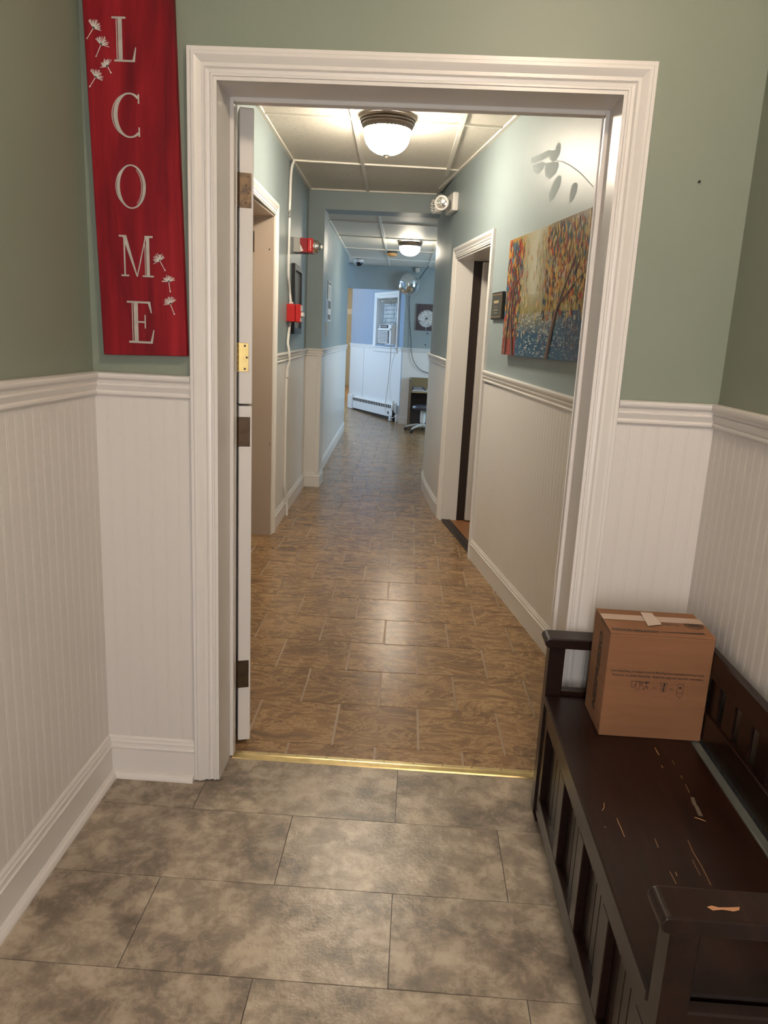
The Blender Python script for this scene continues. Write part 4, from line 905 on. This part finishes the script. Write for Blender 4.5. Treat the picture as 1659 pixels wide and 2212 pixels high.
# ---- desk, books, stool
dk = thing('desk', (.35, 9.95, 0), 'brown wooden desk hutch against the far end wall', 'desk')
obj('side_panel', MB().box((-.105, 9.58, 0), (-.068, 10.33, .775)), oak, dk, bevel=.003)
obj('side_panel', MB().box((1.06, 9.58, 0), (1.10, 10.33, .775)), oak, dk, bevel=.003)
obj('desk_top', MB().box((-.068, 9.60, .575), (1.06, 10.33, .60)), M_('pale_oak', (.34, .23, .12), .4), dk, bevel=.003)
obj('back_panel', MB().box((-.068, 10.30, .05), (1.06, 10.325, .775)), M_('hutch_back', (.24, .17, .08), .5), dk)
obj('modesty_panel', MB().box((-.068, 10.0, .05), (1.06, 10.02, .575)), M_('desk_shadow_panel', (.03, .02, .016), .6), dk)  # shade under the desk top is put into this panel's near-black colour
for nm, z0, z1, x0, x1, c, lab in (('book', .640, .662, -.05, .13, (.03, .035, .07), 'dark blue book on top of the small desk pile'), ('book', .618, .640, -.055, .16, (.02, .024, .05), 'navy book in the middle of the small desk pile')):
    o = thing('book', ((x0+x1)/2, 9.70, z0), lab, 'book', 'books on desk'); cov = M_('book_cover', c, .4)
    obj('cover', MB().box((x0, 9.63, z0+.0005), (x1, 9.80, z1-.0005)), cov, o, bevel=.002); obj('spine_print', MB().box((x0+.02, 9.6290, z0+.007), (x1-.03, 9.6302, z1-.007)), paper, o)
o = thing('book', (.06, 9.71, .601), 'grey folder lying under the small desk pile', 'book', 'books on desk')
obj('cover', MB().box((-.055, 9.625, .6005), (.22, 9.82, .6175)), M_('folder_grey', (.35, .36, .38), .5), o, bevel=.002); obj('pages', MB().box((-.05, 9.622, .604), (.21, 9.63, .614)), paper, o)
st_ = thing('stool', (.13, 9.36, 0), 'swivel stool with dark round seat and grey star base', 'stool')
S0 = Vector((.135, 9.40, 0))
obj('seat', MB().lathe([(.02, .335), (.13, .338), (.165, .355), (.172, .375), (.160, .400), (.10, .412), (.001, .412)], Matrix.Translation(S0), 36), M_('dark_vinyl', (.035, .04, .055), .35), st_, smooth=True)
obj('column', MB().lathe([(.030, .10), (.030, .20), (.022, .335)], Matrix.Translation(S0), 20), greyp, st_, smooth=True)
obj('column_sleeve', MB().lathe([(.040, .145), (.043, .24), (.038, .33)], Matrix.Translation(S0), 12), paper, st_)
obj('hub', MB().lathe([(.045, .075), (.05, .10), (.035, .13)], Matrix.Translation(S0), 20), greyp, st_, smooth=True)
for k in range(5):
    a_ = R(233+72*k); d = Vector((math.cos(a_), math.sin(a_), 0)); e_ = S0 + d*.27
    obj('base_leg', MB().tube([S0+ZA*.10, S0+d*.10+ZA*.105, S0+d*.20+ZA*.085, e_+ZA*.066], [.022, .020, .016, .012], 8), greyp, st_, smooth=True)
    cs = obj('caster', MB().lathe([(.024, -.012), (.026, -.008), (.026, .008), (.024, .012)], basis(e_+ZA*.026, ZA, d), 16), black, st_, smooth=True)
    obj('caster_pin', MB().tube([e_+ZA*.03, e_+ZA*.066], .007, 8), greyp, cs)

# ================================================================== ENTRY THINGS
# ---- WELCOME sign
sg = thing('welcome_sign', (-.74, -.02, 1.325), 'tall red stained wooden sign with vertical silver letters spelling welcome', 'sign')
SY = -.030
bl_, br_, tr_, tl_ = (-.848, 1.322), (-.6145, 1.328), (-.650, 2.66), (-.882, 2.66)
m = MB(); q = [bl_, br_, tr_, tl_]; m.add([(x, -.006, z) for x, z in q] + [(x, SY, z) for x, z in q], [(0, 1, 2, 3), (7, 6, 5, 4), (0, 4, 5, 1), (1, 5, 6, 2), (2, 6, 7, 3), (3, 7, 4, 0)])
obj('board', m, signred, sg, bevel=.002)
def rect(x0, y0, x1, y1): return [(x0, y0), (x1, y0), (x1, y1), (x0, y1)]
def ring(cx, cy_, rx, ry, tx, ty, a0, a1, n_=28):
    out = []
    for k in range(n_):
        p0 = a0+(a1-a0)*k/n_; p1 = a0+(a1-a0)*(k+1)/n_
        out.append([(cx+rx*math.cos(p0), cy_+ry*math.sin(p0)), (cx+rx*math.cos(p1), cy_+ry*math.sin(p1)), (cx+(rx-tx)*math.cos(p1), cy_+(ry-ty)*math.sin(p1)), (cx+(rx-tx)*math.cos(p0), cy_+(ry-ty)*math.sin(p0))])
    return out
GL = {
 'L': [rect(.15, .03, .255, .97), rect(.105, .03, .128, .97), rect(0, .955, .35, 1), rect(.04, 0, .56, .045), [(.50, .045), (.56, 0), (.60, .33), (.575, .33)]],
 'E': [rect(.165, .03, .27, .97), rect(.118, .03, .140, .97), rect(0, .955, .58, 1), rect(.03, 0, .62, .05), rect(.27, .49, .45, .53), [(.43, .36), (.46, .36), (.46, .68), (.43, .68)], [(.52, .955), (.58, 1), (.615, .73), (.59, .73)], [(.57, .05), (.62, 0), (.67, .33), (.645, .33)]],
 'C': ring(.42, .5, .40, .50, .105, .035, R(52), R(308)) + ring(.40, .5, .42, .48, .022, .012, R(110), R(250)) + [rect(.63, .76, .665, .97), rect(.63, .03, .665, .24)],
 'O': ring(.37, .5, .355, .50, .075, .032, 0, R(360), 40) + ring(.35, .5, .365, .46, .020, .012, R(110), R(250)) + ring(.37, .5, .265, .44, .018, .01, R(-60), R(60)),
 'M': [rect(.135, .03, .175, .97), rect(.02, .955, .21, 1), rect(.06, 0, .26, .04), [(.10, 1), (.21, 1), (.485, 0), (.455, 0)], [(.455, 0), (.485, 0), (.72, .97), (.69, .97)], rect(.715, .03, .80, .97), rect(.675, .03, .695, .80), rect(.68, .955, .89, 1), rect(.61, 0, .90, .04)],
 'W': [[(.05, 1), (.15, 1), (.33, 0), (.30, 0)], [(.30, 0), (.33, 0), (.50, .9), (.47, .9)], [(.45, 1), (.55, 1), (.70, 0), (.67, 0)], [(.67, 0), (.70, 0), (.90, 1), (.87, 1)], rect(0, .96, .22, 1), rect(.80, .96, .98, 1)]}
for ch, u, v, h_, w_ in (('W', None, None, .108, 1), ('E', None, None, .108, 1), ('L', 244, 133, .103, 1), ('C', 245, 297, .108, 1), ('O', 253, 450, .110, 1), ('M', 258, 596, .106, 1), ('E', 277, 740, .112, 1)):
    if u: q = at_y(u, v, SY)
    else: q = Vector((-.806, SY, 2.415)) if ch == 'W' else Vector((-.800, SY, 2.240))
    m = MB()
    for kk, poly in enumerate(GL[ch]): m.flat([(q.x + a_*h_, SY-.0012-.00002*kk, q.z + b_*h_) for a_, b_ in poly])
    obj('letter', m, signsilver, sg, recalc=False)
def seed(fx, fy, tx, ty, spread, ln, k0):
    """dandelion seed: fan of hairs at f, stalk to t (photo pixels on the board)"""
    f_ = at_y(fx, fy, SY-.0015); t__ = at_y(tx, ty, SY-.0015); d = (f_-t__).normalized(); rg = random.Random(k0); m = MB()
    base = math.atan2(d.z, d.x)
    for k in range(17):
        a_ = base + (k/16-.5)*spread + rg.uniform(-.06, .06); l_ = ln*rg.uniform(.75, 1.05); e_ = f_ + Vector((math.cos(a_), 0, math.sin(a_)))*l_; s_ = Vector((-math.sin(a_), 0, math.cos(a_)))*.00055
        m.flat([f_-s_*.8, e_-s_, e_+s_, f_+s_*.8])
    s_ = Vector((-d.z, 0, d.x))*.0008; m.flat([f_-s_, f_+s_, t__+s_, t__-s_])
    s2 = s_*2.4; m.flat([t__-s2, t__+s2, t__+d*.006+s_, t__+d*.006-s_])
    obj('dandelion_seed', m, signwhite, sg, recalc=False)
CX = .3617
for k, (a_, b_, c_, d_, sp2, l_) in enumerate([(115, 168, 76, 232, 2.5, .021), (160, 268, 130, 340, 2.5, .022), (200, 398, 222, 438, 2.3, .019), (128, 462, 92, 520, 2.6, .021), (512, 1558, 545, 1618, 2.9, .020), (565, 1683, 575, 1745, 2.9, .018), (575, 1815, 600, 1880, 2.7, .020)]):
    seed(160+a_*CX, b_*CX, 160+c_*CX, d_*CX, sp2, l_, k)
q = at_y(1510, 393, 0); obj('nail', MB().tube([(q.x, .004, q.z), (q.x, -.006, q.z)], .0032, 8), black, label='small dark nail in the green wall right of doorway', cat='nail')

# ---- storage bench
BX0, BX1, BY0, BY1 = .452, .838, -.068, -1.172        # front, back, far end, near end
SZ = .420
bn = thing('bench', ((BX0+BX1)/2, (BY0+BY1)/2, 0), 'dark espresso wooden storage bench with slatted back and arms', 'bench')
def bb(name, a, b, bevel=.003, mat=espresso, parent=bn, **k):
    lo = tuple(min(x, y) for x, y in zip(a, b)); hi = tuple(max(x, y) for x, y in zip(a, b)); return obj(name, MB().box(lo, hi), mat, parent, bevel=bevel, **k)
PW = .045
for yy in (BY0, BY1+PW):
    m = MB(); x0, x1, y1_, y0_ = BX0-.004, BX0+PW-.004, yy, yy-PW
    v = [(x0+.012, y0_+.006, 0), (x1-.004, y0_+.006, 0), (x1-.004, y1_-.004, 0), (x0+.012, y1_-.004, 0), (x0, y0_, .035), (x1, y0_, .035), (x1, y1_, .035), (x0, y1_, .035), (x0, y0_, .570), (x1, y0_, .570), (x1, y1_, .570), (x0, y1_, .570)]
    m.add(v, [(0, 3, 2, 1)] + [(i, (i+1) % 4, 4+(i+1) % 4, 4+i) for i in range(4)] + [(4+i, 4+(i+1) % 4, 8+(i+1) % 4, 8+i) for i in range(4)] + [(8, 9, 10, 11)])
    obj('leg', m, espresso, bn, bevel=.002)
    bb('leg', (BX1-.034, yy-PW, 0), (BX1, yy, .658))
# arms, rounded at the front
for yy, lab in ((BY0+.012, None), (BY1+PW+.022, None)):
    m = MB(); yA_, yB_ = yy, yy-.069; zt, zb = .600, .570; pr_ = [(BX1-.034, zb), (BX0-.006, zb)] + [(BX0-.006-.015*math.sin(k*math.pi/6), (zt+zb)/2-.015*math.cos(k*math.pi/6)) for k in range(1, 6)] + [(BX0-.006, zt), (BX1-.034, zt)]
    n_ = len(pr_); m.add([(x, yA_, z) for x, z in pr_] + [(x, yB_, z) for x, z in pr_], [tuple(range(n_)), tuple(range(n_, 2*n_))[::-1]] + [(i, (i+1) % n_, n_+(i+1) % n_, n_+i) for i in range(n_)])
    am = obj('armrest', m, espresso, bn, bevel=.0035, seg=2)
# worn patch on the near arm
m = MB(); wp = [(1527, 1959), (1537, 1956), (1552, 1960), (1575, 1960), (1598, 1959), (1597, 1966), (1585, 1969), (1560, 1965), (1540, 1967)]
m.flat([at_z(u, v, .6006) for u, v in wp]); obj('worn_patch', m, M_('bare_wood', (.36, .17, .08), .7), am, recalc=False)
# seat lid and rear strip
lid = bb('seat_lid', (BX0-.006, BY0-PW-.002, SZ-.024), (.792, BY1+PW+.002, SZ), .004)
bb('rear_strip', (.795, BY0-PW-.002, SZ-.026), (.817, BY1+PW+.002, SZ-.003), .003, mat=M_('rear_strip_reflection_grey', (.10, .105, .095), .3))  # lighter grey stands for the reflection seen along this strip
bb('end_rail', (BX0+PW-.004, BY0-.008, .395), (BX1-.034, BY0-.034, .434)); bb('end_rail', (BX0+PW-.004, BY1+.034, .380), (BX1-.034, BY1+.008, .424))
for yy in (BY0-.02, BY1+.032): bb('end_panel', (BX0+PW-.004, yy, .06), (BX1-.034, yy-.012, .395), .001)
# front: rails, stiles, recessed tongue and groove planks
bb('front_rail', (BX0+.002, BY0-PW, .338), (BX0+.022, BY1+PW, .395), .002)
bb('front_rail', (BX0+.002, BY0-PW, .042), (BX0+.022, BY1+PW, .105), .002)
stl = [(-.113, -.158), (-.384, -.428), (-.612, -.656), (-.836, -.882), (-1.068, -1.127)]
for a_, b_ in stl: bb('stile', (BX0+.002, a_, .105), (BX0+.022, b_, .338), .002)
pk = {}
for (a0_, a1_), (b0_, b1_) in zip(stl[:-1], stl[1:]):
    L_ = a1_-b0_; npk = 5; wv = L_/npk
    key = round(wv, 4)
    for k in range(npk):
        ya = a1_-wv*k
        if key not in pk:
            me = build('plank', MB().box((-.006, -wv/2+.0010, 0), (.006, wv/2-.0010, .243)), espresso, bevel=.0018); pk[key] = me
        put('plank', pk[key], (BX0+.026, ya-wv/2, .100), bn)
bb('inner_back', (BX0+.034, BY0-PW, .06), (BX0+.040, BY1+PW, .39), .0, mat=black)
bb('bottom_board', (BX0+.04, BY0-PW, .05), (BX1-.03, BY1+PW, .06), 0)
# back: rails and slats
bb('back_rail', (.816, BY0-PW, .600), (.838, BY1+PW, .668), .004)
bb('back_rail', (.818, BY0-PW, .425), (.838, BY1+PW, .502), .003)
ns = 11; span = (BY0-PW)-(BY1+PW); pitch_ = span/ns; sme = build('back_slat', MB().box((-.004, -.030, 0), (.004, .030, .098)), espresso, bevel=.002)
for k in range(ns): put('back_slat', sme, (.828, BY0-PW-pitch_*(k+.5), .502), bn)
# scratches on the lid
def scr(pts, wd, mat=scratch):
    m = MB()
    for (u0_, v0_), (u1_, v1_) in zip(pts[:-1], pts[1:]):
        a_, b_ = at_z(u0_, v0_, SZ+.0005), at_z(u1_, v1_, SZ+.0005); d = (b_-a_).normalized(); n_ = Vector((-d.y, d.x, 0))*wd/2; m.flat([a_-n_*.4, b_-n_, b_+n_*.6, a_+n_])
    obj('scratch', m, mat, lid, recalc=False)
Kx, Ky = .3249, .3249
def c6(a_, b_): return (1120+a_*Kx, 1600+b_*Ky)
for pts, wd in (([(905, 45), (935, 95)], .003), ([(950, 165), (960, 180)], .003), ([(1020, 130), (1038, 160)], .0012), ([(1078, 232), (1090, 250)], .002), ([(1110, 290), (1138, 345)], .0014), ([(568, 412), (570, 440), (556, 466)], .0022), ([(572, 570), (580, 578)], .003), ([(653, 515), (672, 560), (706, 640)], .0022), ([(905, 650), (930, 710)], .0018), ([(1125, 660), (1160, 740), (1215, 830), (1280, 960)], .0014), ([(1155, 790), (1185, 850), (1210, 895)], .0012), ([(1005, 868), (1050, 952)], .0020), ([(1042, 872), (1056, 898)], .0022), ([(1170, 510), (1205, 520), (1245, 535)], .0030)):
    scr([c6(*p_) for p_ in pts], wd)
scr([c6(1150, 375), c6(1175, 430), c6(1215, 500)], .012, dust)

# ---- cardboard box on the bench
bx = thing('cardboard_box', (.686, -.236, SZ), 'brown cardboard box with upside down black print on bench', 'box')
x0, x1, y0, y1, z0, z1 = .553, .8158, -.324, -.155, SZ, .707
m = MB(); m.box((x0, y0, z0), (x1, y1, z1-.004)); body = obj('carton', m, card, bx, bevel=.002)
# flaps: two long outer flaps that meet, a little lifted
ym = y0+.105
m = MB(); m.box((x0, y0+.001, -.003), (x1, ym-.001, 0), None)
m.v = [(x, y, z1 + (.004*(y-y0)/.1 if z > -.002 else .004*(y-y0)/.1-.003)) for x, y, z in m.v]; obj('flap', m, card, bx)
m = MB(); m.box((x0, ym+.001, -.003), (x1, y1-.001, 0)); m.v = [(x, y, z1 + (.003 if z > -.002 else 0)-.001) for x, y, z in m.v]; obj('flap', m, card, bx)
m = MB(); m.flat([(x0-.0006, y0+.005, z1-.004), (x0-.0006, ym-.01, z1+.0025), (x0-.0006, ym+.003, z1-.001), (x0-.0006, ym-.012, z1-.007)]); obj('flap_gap', m, cardin, bx, recalc=False)
# tape along the seam
m = MB(); zt = z1+.0050; m.flat([(x0, ym-.022, zt-.0004), (x1, ym-.022, zt-.0004), (x1, ym+.020, zt-.001), (x0, ym+.020, zt-.001)]); obj('tape', m, tape, bx, recalc=False)
tq = [at_z(u, v, z1+.0056) for u, v in ((1383, 1322), (1408, 1324), (1430, 1349), (1400, 1352))]
m = MB(); m.flat(tq); obj('tape', m, M_('whitish_tape', (.52, .40, .32), .2), bx, recalc=False)
# print on the long front face (upside down) : local x = -X (reads from right), local y = -Z
Mf = lambda a_, b_: basis((a_, y0-.0006, b_), (-1, 0, 0), (0, 0, -1))
def fpx(u, v):
    q_ = at_y(u, v, y0); return q_.x, q_.z
a_, b_ = fpx(1420, 1454.5)
text_polys('Add a free pre-labelled recycling bag to your orders at Nespresso.com', .0082, Mf(a_, b_), ink, 'printed_text', bx, bold=.0001)
a_, b_ = fpx(1420, 1463.5)
text_polys('Nespresso capsules are fully recyclable. Send them back for recycling.', .0082, Mf(a_, b_), ink, 'printed_text', bx, bold=.0001)
def fline(pts, wd=.0007, closed=False):
    m = MB(); P = [Vector((fpx(*p_)[0], y0-.0006, fpx(*p_)[1])) for p_ in pts]
    if closed: P.append(P[0])
    for p0_, p1_ in zip(P[:-1], P[1:]):
        d = (p1_-p0_)
        if d.length < 1e-6: continue
        d.normalize(); n_ = Vector((-d.z, 0, d.x))*wd/2; m.flat([p0_-n_, p1_-n_, p1_+n_, p0_+n_])
    return m
KB = .18083
def cb(*pts): return [(1270+a_*KB, 1290+b_*KB) for a_, b_ in pts]
icons = MB()
def addm(m_): icons.add(m_.v, m_.f)
for pl_, cl in ((cb((1073, 1035), (1143, 1038), (1130, 1148), (1062, 1143)), True), (cb((1062, 1143), (1060, 1185), (1085, 1190), (1095, 1215), (1100, 1190), (1120, 1190), (1130, 1148)), False),
                (cb((862, 1022), (950, 1026), (930, 1072), (885, 1070)), True), (cb((868, 1083), (930, 1086), (918, 1132), (878, 1130)), True),
                (cb((515, 1000), (740, 1015)), False), (cb((525, 1002), (515, 1070), (555, 1075), (545, 1050), (570, 1050), (575, 1005)), False), (cb((575, 1008), (570, 1080), (590, 1112), (602, 1112), (615, 1080), (618, 1010)), True),
                (cb((620, 1015), (655, 1016), (652, 1062), (616, 1060)), True), (cb((620, 1030), (654, 1032)), False), (cb((620, 1042), (653, 1044)), False), (cb((697, 1030), (695, 1060), (660, 1110), (655, 1085), (690, 1062), (715, 1075), (710, 1098), (695, 1062)), False),
                (cb((820, 1086), (778, 1083)), False), (cb((790, 1076), (776, 1083), (788, 1090)), False), (cb((1022, 1100), (982, 1097)), False), (cb((994, 1091), (981, 1097), (992, 1104)), False)):
    addm(fline(pl_, .0009, cl))
for pl_ in (cb((1088, 1072), (1118, 1074), (1116, 1096), (1086, 1094)), cb((905, 1028), (928, 1030), (915, 1070), (900, 1070)), cb((893, 1086), (908, 1087), (905, 1130), (892, 1130)), cb((665, 1018), (740, 1018), (700, 1034))):
    m = MB(); m.flat([(fpx(*p_)[0], y0-.0006, fpx(*p_)[1]) for p_ in pl_]); addm(m)
obj('printed_icons', icons, ink, bx, recalc=False)
# brand lettering on the short end, running up the side
Ml = basis((x0-.0008, -.222, .565), (0, 0, -1), (0, -1, 0)); 
text_polys('NESPRESSO', .044, basis((x0-.0008, -.245, .565), (0, 0, 1), (0, 1, 0)), ink, 'printed_text', bx, shear=.15, bold=.0006, space=.97)
# top print
Mt = lambda a_, b_: basis((a_, b_, z1+.0012), (-1, 0, 0), (0, -1, 0))
def tpx(u, v): q_ = at_z(u, v, z1+.001); return q_.x, q_.y
for s_, u_, v_, sz in (('CHAPTER BOOKS', 1372, 1362.5, .0150), ('F1-2022', 1447, 1351, .0135)):
    a_, b_ = tpx(u_, v_); text_polys(s_, sz, basis((a_, b_, z1+.0030), (-1, .02, 0), (0, -1, -.04)), ink, 'printed_text', bx, bold=.0005)
a_, b_ = tpx(1498, 1353); m = MB(); zc = z1+.0036
for r_, t__ in ((.0245, .0020), (.0208, .0012)):
    for k in range(40):
        p0_, p1_ = k*math.pi/20, (k+1)*math.pi/20; m.flat([(a_+r_*math.cos(p0_), b_+r_*math.sin(p0_), zc), (a_+r_*math.cos(p1_), b_+r_*math.sin(p1_), zc), (a_+(r_-t__)*math.cos(p1_), b_+(r_-t__)*math.sin(p1_), zc), (a_+(r_-t__)*math.cos(p0_), b_+(r_-t__)*math.sin(p0_), zc)])
for k in range(5):
    yy = b_-.010+k*.0048; hw = .0165*math.sqrt(max(0, 1-((yy-b_)/.017)**2)); m.flat([(a_-hw, yy, zc), (a_+hw, yy, zc), (a_+hw, yy+.0026, zc), (a_-hw, yy+.0026, zc)])
obj('printed_stamp', m, ink, bx, recalc=False)
(a0_, b0_), (a1_, b1_) = tpx(1429, 1366), tpx(1521, 1370); m = MB(); m.flat([(a0_, b0_-.001, z1+.0022), (a1_, b1_-.004, z1+.0022), (a1_, b1_+.003, z1+.0022), (a0_, b0_+.001, z1+.0022)]); obj('printed_line', m, ink, bx, recalc=False)
